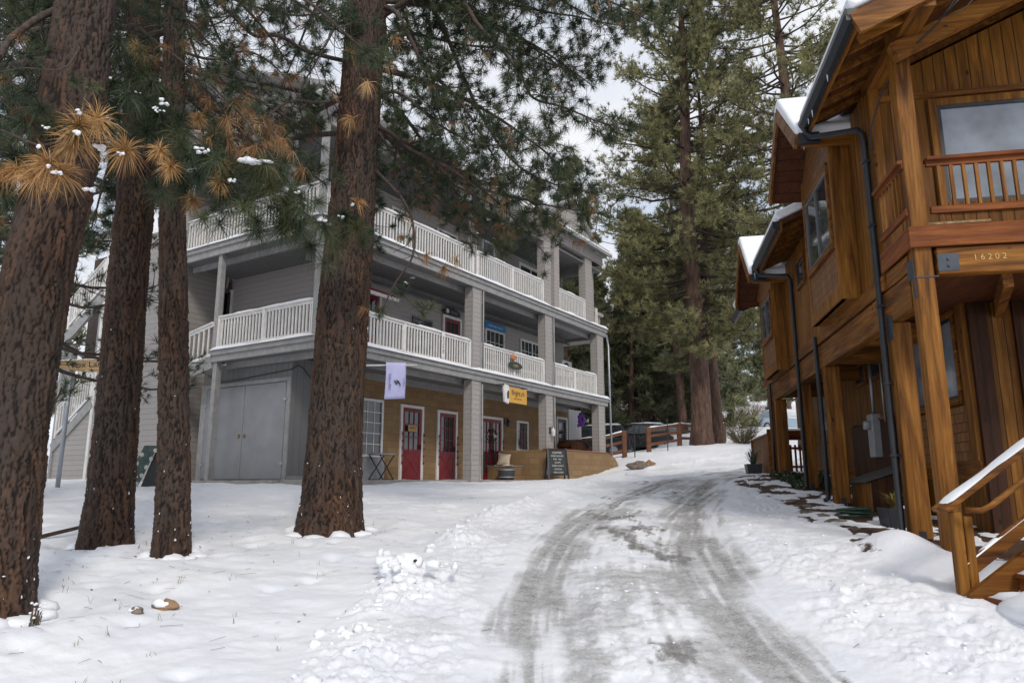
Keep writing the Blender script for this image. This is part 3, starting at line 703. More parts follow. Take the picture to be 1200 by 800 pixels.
# ---- things on and around it
tanw = thing('retaining_wall', 'low tan block wall with a rounded sloping right end below the last two columns', 'wall', LF, (13.4, -.2, 0))
m = MB(); m.prism([(-2.5, -.5), (3.15, -.5), (3.15, .45), (3.0, .72), (2.75, .92), (2.4, 1.03), (1.9, 1.09), (-2.5, 1.09)], -.12, .12, 'y'); m.build('front_wall', TAN, tanw)
m = MB(); m.box(-2.72, -2.5, -.12, 2.05, -.5, 1.09); m.build('side_wall', TAN, tanw)
m = MB(); m.box(-2.76, 1.95, -.15, .15, 1.095, 1.14); m.build('coping', plain('brick_cap', (.26, .12, .06), .8), tanw)
bench = thing('block_bench', 'brown block seat against the low wall, a pale cushion on it', 'bench', LF, (10.2, 1.2, 0))
m = MB(); m.box(-.25, .45, -.38, .65, -.05, .5); m.build('base', TAN, bench)
m = MB(); m.box(-.27, .46, -.4, .66, .5, .54); m.build('seat', plain('grey_slab', (.24, .22, .2), .8), bench); m = MB(); m.snow((.0, -.3, .54), (.0, .5, .54), .3, .03, seed=9); m.build('snow', SNOW, bench, True)
# cushion
m = MB(); n_ = 8; b = 0
for sgn in (1, -1):
    for i in range(n_+1):
        for j in range(n_+1):
            u, w = i/n_*2-1, j/n_*2-1; e = 1-.12*(1-abs(u)**2)*(abs(w) > .99)-.12*(1-abs(w)**2)*(abs(u) > .99)
            m.v.append((.23*u*(1-.1*(1-w*w)), sgn*.09*(1-u**4)*(1-w**4)+.02*sgn, .22*w*(1-.1*(1-u*u))))
for s0 in (0, (n_+1)**2):
    for i in range(n_):
        for j in range(n_): a = s0+i*(n_+1)+j; m.f.append((a, a+1, a+n_+2, a+n_+1))
cu = m.build('cushion', plain('cream_cloth', (.50, .42, .31), .9, var=.1), smooth=True); cu.location = LF.w(10.12, 1.25, .75); cu.rotation_euler = (R(-16), R(6), LF.rz+R(-62)); props(cu, 'cream square cushion propped up on the block seat', 'cushion')
def barrel(loc):
    t = thing('barrel_planter', 'dark half-barrel with metal hoops beside the red double door', 'barrel', LF, loc)
    m = MB(); m.lathe([(.25, 0), (.28, .15), (.30, .3), (.30, .40), (.27, .40), (.27, .34), (.02, .34)], n=20); m.build('staves', plain('dark_barrel', (.05, .052, .06), .6, var=.4), t, True)
    for z, r in ((.08, .275), (.33, .305)): m = MB(); m.lathe([(r, z), (r+.006, z), (r+.006, z+.045), (r, z+.045)], n=20); m.build('hoop', STEEL, t)
    m = MB(); m.blob((0, 0, .35), (.2, .2, .06), seed=4); m.build('soil', plain('soil', (.03, .022, .017), .9), t, True)
barrel((9.75, .9, .03))
# chalkboard
cb = thing('chalkboard', 'black A-frame chalkboard with rows of white chalk writing before the low wall', 'sign board', LF, (10.62, -.62, Z(*LF.w(10.62, -.62).xy)+.02), rz=R(-42))
m = MB()
for x_ in (-.36, .36): m.bar((x_, -.22, 0), (x_*.92, 0, 1.08), .05, .04); m.bar((x_, .22, 0), (x_*.92, .0, 1.05), .05, .03)
m.bar((-.35, -.185, .17), (.35, -.185, .17), .03, .05); m.bar((-.33, -.01, 1.03), (.33, -.01, 1.03), .04, .05); m.build('frame', BLACK, cb)
m = MB(); b_ = MB().box(-.32, .32, -.012, .012, .16, 1.02); bd = b_.build('board', plain('slate', (.022, .026, .028), .7, var=.3), cb); bd.location = (0, -.21, 0); bd.rotation_euler = (R(-11.5), 0, 0)
chalk = plain('chalk', (.6, .6, .58), .9)
for i, s_ in enumerate(('COFFEE', 'FRESH BAKED', 'PIES  TEA', 'SOUPS', 'OPEN DAILY', 'COCOA', 'WELCOME')):
    text('writing', s_, .075 if i else .1, chalk, bd, (0, -.015, .93-i*.115), (R(90), 0, 0), .001)
m = MB(); m.box(-.31, .31, .012, .02, .16, .9); o = m.build('back_panel', plain('lilac_panel', (.36, .32, .62), .7), cb); o.location = (0, .2, 0); o.rotation_euler = (R(11.5), 0, 0)
# folding table
tb = thing('folding_table', 'grey folding cafe table with crossed legs under the many-paned window', 'table', LF, (3.9, 1.35, .03))
m = MB(); m.lathe([(.40, .70), (.40, .73), (.38, .735)], n=24); m.build('top', STEEL, tb)
m = MB()
for y_ in (-.2, .2): m.bar((-.3, y_, 0), (.3, y_, .7), .03, .02); m.bar((.3, y_, 0), (-.3, y_, .7), .03, .02)
m.bar((-.3, -.2, .01), (-.3, .2, .01), .03, .02); m.bar((.3, -.2, .01), (.3, .2, .01), .03, .02); m.build('legs', BLACK, tb)
m = MB(); m.box(3.05, 4.5, 1.8, 1.9, .03, .66); m.build('panel_below_window', plain('pale_panel', (.40, .40, .42), .6), inn)
# hanging yellow shop sign
ys = thing('hanging_sign', 'yellow and white hanging shop sign with black lettering below the first balcony', 'sign', LF, (8.55, -.32, 3.02))
YEL = plain('yellow_board', (.62, .33, .045), .55, var=.08); m = MB(); m.box(-.55, .55, -.015, .015, -.5, 0); m.build('board', YEL, ys)
text('lettering', 'Bright.ch', .24, BLACK, ys, (0, -.017, -.17), (R(90), 0, 0), spacing=.95); text('lettering', 'gifts and home', .08, plain('brown_ink', (.2, .09, .02), .7), ys, (0, -.017, -.35), (R(90), 0, 0))
m = MB(); m.prism([(-.82, -.5), (-.6, -.56), (-.56, -.4), (-.57, -.05), (-.6, .04), (-.84, .06), (-.88, -.1)], -.03, .03, 'y'); w_ = m.build('white_end', WHITE, ys)
m = MB(); m.prism([(-.66, -.42), (-.58, -.36), (-.585, -.14), (-.64, -.12), (-.70, -.22), (-.69, -.36)], -.034, .034, 'y'); m.build('dark_emblem', BLACK, w_)
m = MB(); m.bar((-.9, 0, .05), (.6, 0, .05), .03, .03); m.bar((-.88, 0, .05), (-.88, .3, .05), .025, .025); m.bar((.5, 0, .05), (.5, .3, .05), .025, .025); m.build('bracket', BLACK, ys)
# pole flag
fl = thing('banner_flag', 'pale lilac banner with dark print hanging from a white pole over the red doors', 'flag', LF, (2.55, -.32, 3.0))
m = MB(); m.tube([(-1.0, .25, -.12), (.75, -.05, .1)], .022, 8); m.build('pole', WHITE, fl, True)
LIL = plain('lilac_cloth', (.56, .56, .84), .8, var=.06); m = MB(); nx, nz_ = 8, 10
for j in range(nz_+1):
    for i in range(nx+1):
        u = i/nx; w = j/nz_; m.v.append((-.42+.78*u+.02*math.sin(w*3), .03*math.sin(u*7+w*2)*w, .02+.09*u-.96*w))
for j in range(nz_):
    for i in range(nx): a = j*(nx+1)+i; m.f.append((a, a+1, a+nx+2, a+nx+1))
c = m.build('cloth', LIL, fl, True); sm = c.modifiers.new('s', 'SOLIDIFY'); sm.thickness = .006
text('lettering', 'GALLERY', .11, plain('indigo_ink', (.10, .07, .22), .8), c, (-.3, -.045, -.48), (R(90), R(90), 0)); text('lettering', 'OPEN', .09, plain('lilac_ink', (.28, .27, .5), .8), c, (.24, -.045, -.42), (R(90), R(90), 0))
m = MB()
for k in range(5): m.bar((-.13+.05*k, -.045, -.42-.03*math.sin(k*2)), (-.09+.05*k, -.045, -.5+.04*math.cos(k*2.4)), .004, .035)
m.build('emblem', BLACK, c)
# small signs
bs = thing('blue_sign', 'bright blue signboard above the paned window on the middle balcony', 'sign', LF, (10.35, 1.8, 5.68)); m = MB(); m.box(-.68, .68, -.02, .02, -.11, .12); m.build('board', plain('blue_board', (.02, .22, .52), .5, var=.1), bs)
text('lettering', 'MOUNTAIN  CRAFTS', .1, WHITE, bs, (0, -.022, 0), (R(90), 0, 0))
bo = thing('arched_sign', 'black arched sign with a white disc above the red balcony door', 'sign', LF, (7.66, 1.8, 5.72)); m = MB(); m.prism([(-.45, -.1), (.45, -.1), (.45, .02), (.3, .1), (0, .14), (-.3, .1), (-.45, .02)], -.02, .02); m.build('board', BLACK, bo)
m = MB(); m.tube([(-.28, -.03, 0), (-.28, -.02, 0)], .08, 14); m.build('disc', WHITE, bo); text('lettering', 'STUDIO', .1, plain('grey_ink', (.3, .3, .3), .6), bo, (.12, -.022, -.01), (R(90), 0, 0))
ov = thing('oval_sign', 'dark oval sign hung on the middle white balcony railing', 'sign', LF, (8.86, -.03, 3.86)); m = MB(); m.prism([(.42*math.cos(t*math.pi/12), .13*math.sin(t*math.pi/12)) for t in range(24)], -.02, .02); m.build('board', plain('dark_green_board', (.03, .035, .03), .5), ov)
text('lettering', 'CAFE', .13, plain('gold_ink', (.45, .32, .12), .5), ov, (0, -.022, -.01), (R(90), 0, 0))
m = MB(); m.blob((-.12, .0, .27), (.16, .03, .1), seed=3); m.build('orange_bow', plain('orange_cloth', (.5, .16, .05), .8), ov, True)
vs_ = thing('vertical_sign', 'narrow white sign with black letters tied on the left balcony railing', 'sign', LF, (4.9, -.0, 3.95)); m = MB(); m.box(-.07, .07, -.015, .0, -.4, .4); m.build('board', WHITE, vs_); text('lettering', 'ANTIQUES', .11, BLACK, vs_, (0, -.017, 0), (R(90), R(90), 0))
aw = thing('door_awning', 'small red fabric awning over the left balcony door', 'awning', LF, (3.7, 1.88, 5.62)); m = MB(); m.prism([(0, 0), (0, .03), (-.35, -.05), (-.62, -.2), (-.62, -.26), (-.34, -.1)], -.62, .62, 'x')
m.build('canopy', plain('red_canvas', (.42, .02, .05), .7), aw); m = MB(); m.box(-.62, .62, -.635, -.615, -.32, -.22); m.build('valance', WHITE, aw)
wr = thing('wreath', 'green wreath with a pale ribbon hanging on the red double door', 'wreath', LF, (10.25, 1.82, 1.62)); m = MB(); rg = random.Random(5)
for k in range(110): t = rg.uniform(0, 6.28); c = Vector((.19*math.cos(t), 0, .19*math.sin(t))); m.bar(c, c+Vector((rg.uniform(-.08, .08), rg.uniform(-.06, .02), rg.uniform(-.1, .1))), .012, .012)
m.build('greenery', plain('wreath_green', (.02, .05, .02), .7), wr); m = MB(); m.blob((.08, -.05, -.02), (.12, .03, .05), seed=2); m.build('ribbon', plain('cream_ribbon', (.5, .48, .34), .7), wr, True)
m = MB(); m.bar((0, -.02, -.15), (0, -.02, -1.1), .02, .05); m.build('hanging_sash', BLACK, wr)
cd = thing('door_card', 'small tan card hung on the glass of the left red door', 'card', LF, (5.75, 1.82, 1.62)); m = MB(); m.box(-.2, .2, -.01, .01, -.1, .1); m.build('card', plain('tan_card', (.5, .32, .14), .7), cd); text('lettering', 'OPEN', .1, plain('dark_ink', (.12, .06, .03), .7), cd, (0, -.012, 0), (R(90), 0, 0))
for i, (x_, lab) in enumerate(((10.3, 'dark wall lantern right of the red double door'), (11.33, 'white-faced lantern on the clad column by the low wall'))):
    y_ = 1.9 if i == 0 else 0; t = thing('wall_lantern', lab, 'lantern', LF, (11.15 if i == 0 else 11.25, y_, 2.2 if i == 0 else 1.8)); m = MB(); m.box(-.05, .05, -.03, 0, -.12, .12); m.bar((0, -.03, .1), (0, -.15, .12), .02, .02)
    m.build('bracket', BLACK, t); m = MB(); m.lathe([(.05, -.2), (.08, -.02), (.02, .08), (.01, .12)], (0, -.15, 0), 8); m.build('shade', BLACK if i == 0 else WHITE, t)
# heat-pump unit on the right balcony
ac = thing('heat_pump', 'pale outdoor air conditioning unit on the right-hand middle balcony', 'air conditioner', LF, (14.9, 1.35, 4.3), rz=R(0)); m = MB(); m.box(-.42, .42, -.16, .16, .0, .68); m.build('case', plain('pale_case', (.5, .5, .49), .5, var=.05), ac, bevel=.02)
m = MB(); m.lathe([(.25, 0), (.25, .02), (.2, .02), (.2, 0)], n=20); g_ = m.build('grille', BLACK, ac); g_.location = (-.1, -.165, .34); g_.rotation_euler = (R(90), 0, 0)
m = MB(); m.bar((-.4, 0, -.9), (-.4, 0, 0), .05, .05); m.bar((.4, 0, -.9), (.4, 0, 0), .05, .05); m.bar((-.4, 0, -.03), (.4, 0, -.03), .3, .05); m.build('stand', BLACK, ac)
# brown arched chest and purple flower ornament at the right end
ch = thing('arched_wood_chest', 'dark brown arched wooden locker behind the low wall at the right end', 'locker', LF, (15.6, 1.35, .03)); m = MB(); m.prism([(-.75, 0), (.75, 0), (.75, 1.35)]+[(.75*math.cos(t*math.pi/10), 1.35+.28*math.sin(t*math.pi/10)) for t in range(1, 10)]+[(-.75, 1.35)], -.3, .3); m.build('body', PLANKD, ch); m = MB(); m.prism([(.8*math.cos(t*math.pi/10), 1.36+.33*math.sin(t*math.pi/10)) for t in range(0, 11)]+[(.74*math.cos(t*math.pi/10), 1.36+.28*math.sin(t*math.pi/10)) for t in range(10, -1, -1)], -.34, .34); m.build('lid', PLANKD, ch)
pf = thing('flower_ornament', 'purple cloth flower hanging under the right end of the balcony', 'ornament', LF, (15.75, 1.0, 2.55)); m = MB(); rg = random.Random(3)
for k in range(9): t = k/9*6.28; m.blob((.2*math.cos(t), 0, .2*math.sin(t)), (.13, .04, .12), seed=k)
m.blob((-.28, 0, -.25), (.1, .03, .08), seed=12); m.build('petals', plain('purple_cloth', (.13, .01, .32), .6), pf, True); m = MB(); m.tube([(0, 0, -.2), (.03, 0, -.75)], .012, 5); m.tube([(0, 0, .2), (0, 0, .5)], .006, 4); m.build('stem', BLACK, pf)
# fairy lights round the shop doors
for (x0, x1, lab) in ((5.32, 6.24, 'string of dark bulbs round the left red door'), (7.14, 8.04, 'string of dark bulbs round the second red door by the column'), (9.62, 10.86, 'string of dark bulbs round the red double door')):
    m = MB(); BL = []
    for sx in (x0-.05, x1+.05):
        m.tube([(sx, 1.81, .5), (sx, 1.81, 1.4), (sx, 1.81, 1.5)], .006, 4)
        BL += [(sx+.015, 1.79, .55+k*.22) for k in range(5)]
    t = thing('string_lights', lab, 'string lights', LF, (x0, 1.81, .5)); q = Vector((x0, 1.81, .5))
    m.v = [tuple(Vector(v)-q) for v in m.v]; m.build('cord', BLACK, t); bm_ = MATS.get('dark_bulb') or plain('dark_bulb', (.12, .02, .02), .2)
    for p_ in BL: m2 = MB(); m2.blob(Vector(p_)-q, (.026, .026, .035), n=4, seed=1); m2.build('bulb', bm_, t, True)
# road-side board on a pole at the left
ws = thing('wooden_sign', 'pale pine board with black script lettering bolted to a steel pole', 'sign', WORLD, (-10.5, 16.9, Z(-10.5, 16.9)-.05), rz=R(20))
ph = 3.1
m = MB(); m.tube([(0, 0, 0), (.0, 0, ph)], .05, 10); m.build('pole', STEEL, ws, True)
m = MB(); m.prism([(-.28, ph-.28), (-.28, ph-.12), (.72, ph-.02), (.95, ph-.04), (.95, ph-.33), (.22, ph-.36)], -.09, -.055); m.build('board', PALEW, ws)
text('lettering', 'Fox Lark', .2, BLACK, ws, (.36, -.094, ph-.18), (R(90), R(-6), 0)); m = MB(); m.snow((-.26, -.072, ph-.12), (.7, -.072, ph-.02), .04, .03); m.build('snow', SNOW, ws)
# painted board leaning behind the second trunk
lb = thing('painted_board', 'teal and cream painted A-board standing between the second and third trunks', 'sign board', WORLD, (-8.45, 16.6, Z(-8.45, 16.6)), rz=R(20)); m = MB(); m.prism([(-.35, 0), (-.05, 0), (.3, .95), (.02, .95)], -.03, .0); m.build('board', plain('teal_paint', (.045, .075, .07), .5, var=.5, nscale=12), lb)
m = MB()
for k in range(9): t = k/9; m.blob((-.3+.36*t+(.0 if k % 2 else .24), -.035, .08+t*.85), (.045, .012, .05), n=4, seed=k)
m.build('pale_patches', plain('cream_paint', (.45, .48, .42), .6), lb); m = MB(); m.prism([(-.0, 0), (.5, 0), (.42, .5), (.28, .93)], .1, .14); m.build('rear_leg', BLACK, lb)

# ---------------------------------------------------------------- the cedar building (local x recedes from the camera, +y faces the road)
ced = thing('cedar_building', 'two-storey orange-brown cedar building with bay windows, black gutters and snowy gables', 'building', RF)
WX0 = 1.0
def hw(prof, x0, x1, name, mat, par=ced): m = MB(); m.prism(prof, x0, x1, 'x'); return m.build(name, mat, par)
hw([(0, 2.5), (0, 5.22), (-4.0, 7.0), (-8, 5.2), (-8, 2.5)], WX0, 4.4, 'upper_wall', PLANK)
hw([(-.0, 2.5), (-.0, 4.66), (-4.0, 6.4), (-8, 4.7), (-8, 2.5)], 4.4, 11.3, 'upper_wall', PLANK)
m = MB(); m.box(1.8, 11.6, -8, -1.2, -1.3, 2.44); m.build('lower_wall', PLANK, ced)
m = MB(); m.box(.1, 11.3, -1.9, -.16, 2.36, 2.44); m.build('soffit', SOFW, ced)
# ledger and rim beams
m = MB(); m.box(.22, 11.0, -.16, .0, 1.97, 2.38); m.build('beam', WDX, ced, bevel=.01)
m = MB(); m.box(1.0, 11.35, -.02, .035, 2.40, 2.60); m.build('rim_board', WDX, ced, bevel=.006)
for v in (2.9, 4.7, 7.0, 10.0): m = MB(); m.box(v-.07, v+.07, -1.2, -.16, 2.02, 2.34); m.build('cross_beam', WDY, ced, bevel=.008)
m = MB(); m.box(1.78, 11.6, -1.2, -1.16, .02, .26); m.build('sill_beam', WDX, ced)
# posts
for i, (v, w, zt) in enumerate(((-.02, .2, 5.55), (.98, .235, 1.97), (4.6, .25, 1.97), (6.9, .24, 1.97), (9.86, .26, 1.97), (10.8, .15, 1.97))):
    p = RF.w(v+.1, -.12); zb = Z(p.x, p.y)-.12
    m = MB(); m.box(v, v+w*.85, -w, 0, zb+.14, zt); po = m.build('post', WDV, ced, bevel=.012)
    m = MB(); m.box(v-.006, v+w*.85+.006, -w+.08, -.08, zb-.05, zb+.24); m.box(v+.03, v+w*.85-.03, -w+.02, -.02, zb-.2, zb+.15); m.build('post_base', BLACK, po)
def trimbox(x0, x1, z0, z1, y, t, fw, name='window', fm=WDX, gm=GLASS, split=False, par=ced, inner=BLACK):
    """window on a face turned to +y at y"""
    m = MB(); m.box(x0-fw, x0, y, y+t, z0-fw, z1+fw); m.box(x1, x1+fw, y, y+t, z0-fw, z1+fw); m.box(x0, x1, y, y+t, z1, z1+fw); m.box(x0, x1, y, y+t+.012, z0-fw, z0)
    w = m.build(name, fm, par, bevel=.005)
    f = .04; m = MB(); m.box(x0, x0+f, y, y+t*.7, z0, z1); m.box(x1-f, x1, y, y+t*.7, z0, z1); m.box(x0+f, x1-f, y, y+t*.7, z1-f, z1); m.box(x0+f, x1-f, y, y+t*.7, z0, z0+f)
    if split: c = (x0+x1)/2; m.box(c-f/2, c+f/2, y, y+t*.8, z0+f, z1-f)
    m.build('sash', inner, w)
    m = MB(); m.box(x0+f, x1-f, y, y+.012, z0+f, z1-f); m.build('pane', gm, w); return w
# bay windows
for x0, x1, z0, z1, wx0, wx1, wz0, wz1 in ((2.05, 4.0, 2.56, 5.1, 2.25, 3.75, 3.45, 4.62), (7.65, 9.4, 2.38, 4.5, 7.85, 9.15, 3.25, 4.12)):
    m = MB(); m.box(x0, x1, 0, .262, z0, z1); b = m.build('bay', WDV, ced, bevel=.004)
    m = MB(); m.box(x0+.09, x1-.09, .2, .27, z0+.2, wz0-.1); m.build('shingle_panel', SHING, b); m = MB(); m.box(x0+.09, x1-.09, .2, .27, wz1+.1, z1); m.build('shingle_panel', SHING, b)
    m = MB(); m.box(x0-.01, x0+.09, .2, .285, z0, z1); m.box(x1-.09, x1+.01, .2, .285, z0, z1); m.box(x0+.09, x1-.09, .2, .285, z0, z0+.2); m.build('corner_board', WDV, b)
    trimbox(wx0, wx1, wz0, wz1, .27, .05, .09, par=b, fm=WDX, gm=GLASS, split=True, inner=plain('grey_sash', (.13, .135, .14), .4) if x0 < 3 else MATS['grey_sash'])
for x0, x1, z0, z1 in ((4.62, 5.1, 3.85, 4.3), (5.5, 6.1, 3.8, 4.28)): trimbox(x0, x1, z0, z1, 0, .045, .06)
trimbox(2.15, 3.9, 1.12, 2.26, -1.2, .07, .09, gm=GLASSL, split=True); trimbox(5.5, 6.15, 1.93, 2.27, -1.2, .05, .06); trimbox(6.5, 7.15, 1.93, 2.27, -1.2, .05, .06); trimbox(9.4, 10.6, 1.0, 2.2, -1.2, .06, .08, gm=GLASSL)
m = MB(); m.box(1.86, 4.3, -1.2, -1.15, .26, 1.0); m.build('shingle_panel', SHING, ced); m = MB(); m.box(8.6, 11.5, -1.2, -1.15, .26, .9); m.build('shingle_panel', SHING, ced)
m = MB(); m.box(1.79, 2.0, -1.2, -1.14, .26, 2.4); m.build('corner_board', WDV, ced)
# main roofs with soffits, rafters, gutters, snow
def roofpart(x0, x1, ez, y0=.56, name='roof'):
    pitch = .445; r = (-4.0, ez+pitch*(4.56)); yb = -8.6; e0 = ez+pitch*(.56-y0)
    prof = lambda a, b: [(y0, e0+a), (r[0], r[1]+a), (yb, ez+a), (yb, ez+b), (r[0], r[1]+b), (y0, e0+b)]
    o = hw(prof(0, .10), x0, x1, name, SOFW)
    m = MB(); m.prism([(y0+.03, e0+.10), (r[0], r[1]+.10), (yb, ez+.1), (yb, ez+.25), (r[0], r[1]+.30), (y0+.1, e0+.26), (y0+.13, e0+.17)], x0-.04 if x0 < 0 else x0+.001, x1-.001, 'x'); sn = m.build('roof_snow', SNOW, o, smooth=False)
    bm = sn.modifiers.new('b', 'BEVEL'); bm.width = .05; bm.segments = 3
    if y0 > .3:
        m = MB(); m.box(x0, x1, y0, y0+.035, ez-.12, ez+.10); m.build('fascia', WDX, o)
        x = x0+.25
        while x < x1: m = MB(); m.bar((x, y0, ez-.04), (x, -4, ez-.04+pitch*4.56), .05, .09); m.build('rafter', WDX, o); x += .42
    return o, pitch, y0
ra, pitch, ey = roofpart(-.8, 1.93, 5.14); roofpart(1.93, 4.42, 5.14, .06); rb, _, _ = roofpart(4.42, 7.42, 4.56); roofpart(7.42, 10.08, 4.56, .06); roofpart(10.08, 11.5, 4.56)
m = MB(); m.bar((-.82, ey+.06, 5.02), (-.82, -4.0, 5.02+pitch*4.56), .06, .26); m.build('rake_board', WDY, ra); m = MB(); m.bar((-.2, .05, 4.98), (-.2, -4, 4.98+pitch*4.05), .14, .2); m.build('purlin', WDY, ra); m = MB(); m.bar((-.5, .5, 5.02), (-.5, -4, 5.02+pitch*4.5), .05, .1); m.build('purlin', WDY, ra)
m = MB(); m.box(-.8, 1.2, -.24, -.0, 5.16, 5.3); m.build('roof_beam', WDX, ra); m = MB(); m.box(-.8, 1.2, -2.6, -2.4, 6.0, 6.2); m.build('roof_beam', WDX, ra)
def gutter(x0, x1, z, y=None):
    y = ey+.035 if y is None else y; m = MB(); pr = [(y, z-.11), (y+.07, z-.11), (y+.12, z-.03), (y+.12, z+.04), (y+.105, z+.04), (y+.1, z-.02), (y+.065, z-.095), (y, z-.095)]
    m.prism(pr, x0, x1, 'x'); m.box(x0, x0+.01, y, y+.115, z-.11, z+.03); m.box(x1-.01, x1, y, y+.115, z-.11, z+.03); g_ = m.build('gutter', GUTTER, ced)
    m = MB(); m.snow((x0, y+.05, z+.03), (x1, y+.05, z+.03), .11, .06, seed=4); m.build('snow', SNOW, g_, True); return g_
gutter(-.84, 1.9, 5.18); gutter(4.45, 7.35, 4.6); gutter(10.1, 11.6, 4.4)
# cross gables over the bays
for gx, hwid, gz, gy in ((3.1, 1.2, 5.0, .74), (8.75, 1.3, 4.45, .74)):
    pk = gz+hwid*.88; m = MB()
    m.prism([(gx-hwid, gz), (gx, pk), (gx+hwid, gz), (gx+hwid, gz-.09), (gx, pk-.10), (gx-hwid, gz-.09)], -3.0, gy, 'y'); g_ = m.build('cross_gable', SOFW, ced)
    m = MB(); m.bar((gx-hwid-.03, gy+.02, gz-.07), (gx, gy+.02, pk-.03), .045, .2, up=(0, 0, 1)); m.bar((gx+hwid+.03, gy+.02, gz-.07), (gx, gy+.022, pk-.03), .04, .2); m.build('barge_board', WDX, g_)
    m = MB(); m.prism([(gx-hwid+.2, gz+.0), (gx+hwid-.2, gz+.0), (gx, pk-.2)], .0, .262, 'y'); m.build('gable_panel', SHING, g_)
    m = MB(); m.box(gx-hwid-.06, gx-hwid+.02, .0, gy-.05, gz-.16, gz-.02); m.build('eave_board', WDY, g_)
    m = MB(); m.prism([(gx-hwid-.05, gz+.0), (gx, pk+.0), (gx+hwid-.02, gz+.02), (gx+hwid, gz+.13), (gx+.12, pk+.2), (gx-.12, pk+.2), (gx-hwid-.08, gz+.15)], -3.0, gy+.03, 'y'); sn = m.build('snow', SNOW, g_, smooth=True); bm = sn.modifiers.new('b', 'BEVEL'); bm.width = .055; bm.segments = 4
    m = MB(); m.box(gx-hwid-.14, gx-hwid-.03, .45, gy+.0, gz-.14, gz+.02); m.build('end_gutter', GUTTER, g_)
# downpipes
def pipe(pts, r=.04, name='downpipe'): m = MB(); m.tube([Vector(p) for p in pts], r, 10); return m.build(name, GUTTER, ced, True)
def gz_(v, w): p = RF.w(v, w); return Z(p.x, p.y)
pipe([(1.75, ey+.09, 5.08), (1.75, ey+.08, 4.98), (1.68, ey+.02, 4.9), (1.2, .1, 4.72), (1.14, .06, 4.62), (1.14, .05, 4.5), (1.14, .05, 2.6), (1.14, .06, 1), (1.14, .06, gz_(1.1, 0)+.12), (1.11, .12, gz_(1.1, 0)+.05), (.98, .2, gz_(1.1, 0)+.04)])
pipe([(7.1, ey+.09, 4.5), (7.1, ey+.05, 4.38), (6.65, .1, 4.2), (6.6, .06, 4.1), (6.6, .05, gz_(6.6, 0)+.1), (6.5, .14, gz_(6.6, 0)+.05)])
pipe([(4.88, .06, 2.55), (4.88, .05, 1), (4.88, .05, gz_(4.9, 0)+.1), (4.8, .12, gz_(4.9, 0)+.05)]); pipe([(10.2, .05, 2.4), (10.2, .05, gz_(10.2, 0)+.05)], .03)
m = MB()
for z in (4.2, 3.3, 2.2, 1.2, .3): m.box(1.09, 1.19, -.0, .1, z, z+.03)
m.build('pipe_straps', GUTTER, ced)
# balcony
bal = MB(); bal.box(-.02, 1.0, -5.5, -.02, 2.82, 2.87); bal.build('balcony_floor', WDY, ced)
m = MB(); m.box(-.065, -.022, -5.5, .04, 2.62, 2.87); m.build('balcony_fascia', WDRY, ced, bevel=.006); m = MB(); m.box(-.022, 1.0, .0, .04, 2.62, 2.87); m.build('balcony_fascia', WDR, ced, bevel=.006)
m = MB(); m.box(-.03, .12, -5.5, -.24, 2.30, 2.61); fb_ = m.build('front_beam', WDY, ced, bevel=.01); m = MB(); m.box(.2, .98, -.15, .0, 2.40, 2.61); m.build('side_beam', WDX, ced, bevel=.01)
text('house_number', '1 6 2 0 2', .095, plain('number_paint', (.50, .34, .14), .8), fb_, (-.034, -.78, 2.47), (R(90), 0, R(-90)), .0015)
def cedrail(p, q, matr, nm):
    P, Q = Vector(p), Vector(q); L_ = (Q-P).length; d = (Q-P).normalized(); m = MB(); n = int(L_/.135)
    m.bar(P+Vector((0, 0, 3.69)), Q+Vector((0, 0, 3.69)), .13, .045); m.bar(P+Vector((0, 0, 3.64)), Q+Vector((0, 0, 3.64)), .045, .07); r_ = m.build('balcony_rail', matr, ced, bevel=.005)
    m = MB(); m.bar(P+Vector((0, 0, 3.07)), Q+Vector((0, 0, 3.07)), .05, .085); m.build('bottom_rail', matr, r_, bevel=.004)
    m = MB()
    for i in range(1, n+1): c = P+d*(L_*i/(n+1)); m.box(c.x-.018, c.x+.018, c.y-.018, c.y+.018, 3.11, 3.61)
    m.build('balusters', WDV, r_); m = MB(); m.snow(P+Vector((0, 0, 3.7125)), Q+Vector((0, 0, 3.7125)), .1, .012, gap=-.3); m.build('snow', SNOW, r_, True)
cedrail((-.0, -.24, 0), (-.0, -5.4, 0), WDRY, 'f'); cedrail((.0, .0, 0), (1.0, .0, 0), WDR, 's')
m = MB()
for i in range(3): m.bar((.3+.07*i, -.25, 3.0-.02*i), (.35+.05*i, -1.0, 3.02), .06, .03)
m.build('stacked_boards', PALEW, ced)
# steel brackets
m = MB(); m.box(-.036, -.03, -.46, -.24, 2.33, 2.53); 
for z in (2.39, 2.47): m.tube([(-.036, -.35, z), (-.05, -.35, z)], .016, 6)
m.box(-.028, -.022, -.24, .0, 2.27, 2.285); m.build('steel_bracket', plain('bracket_steel', (.055, .065, .08), .4, .5, .2), ced)
m = MB(); m.box(.0, .2, .001, .008, 2.28, 2.5); m.box(.0, .07, .001, .009, 2.05, 2.28); m.build('steel_bracket', MATS['bracket_steel'], ced); m = MB(); m.box(.9, 1.1, .001, .01, 1.75, 2.05); m.build('steel_bracket', MATS['bracket_steel'], ced)
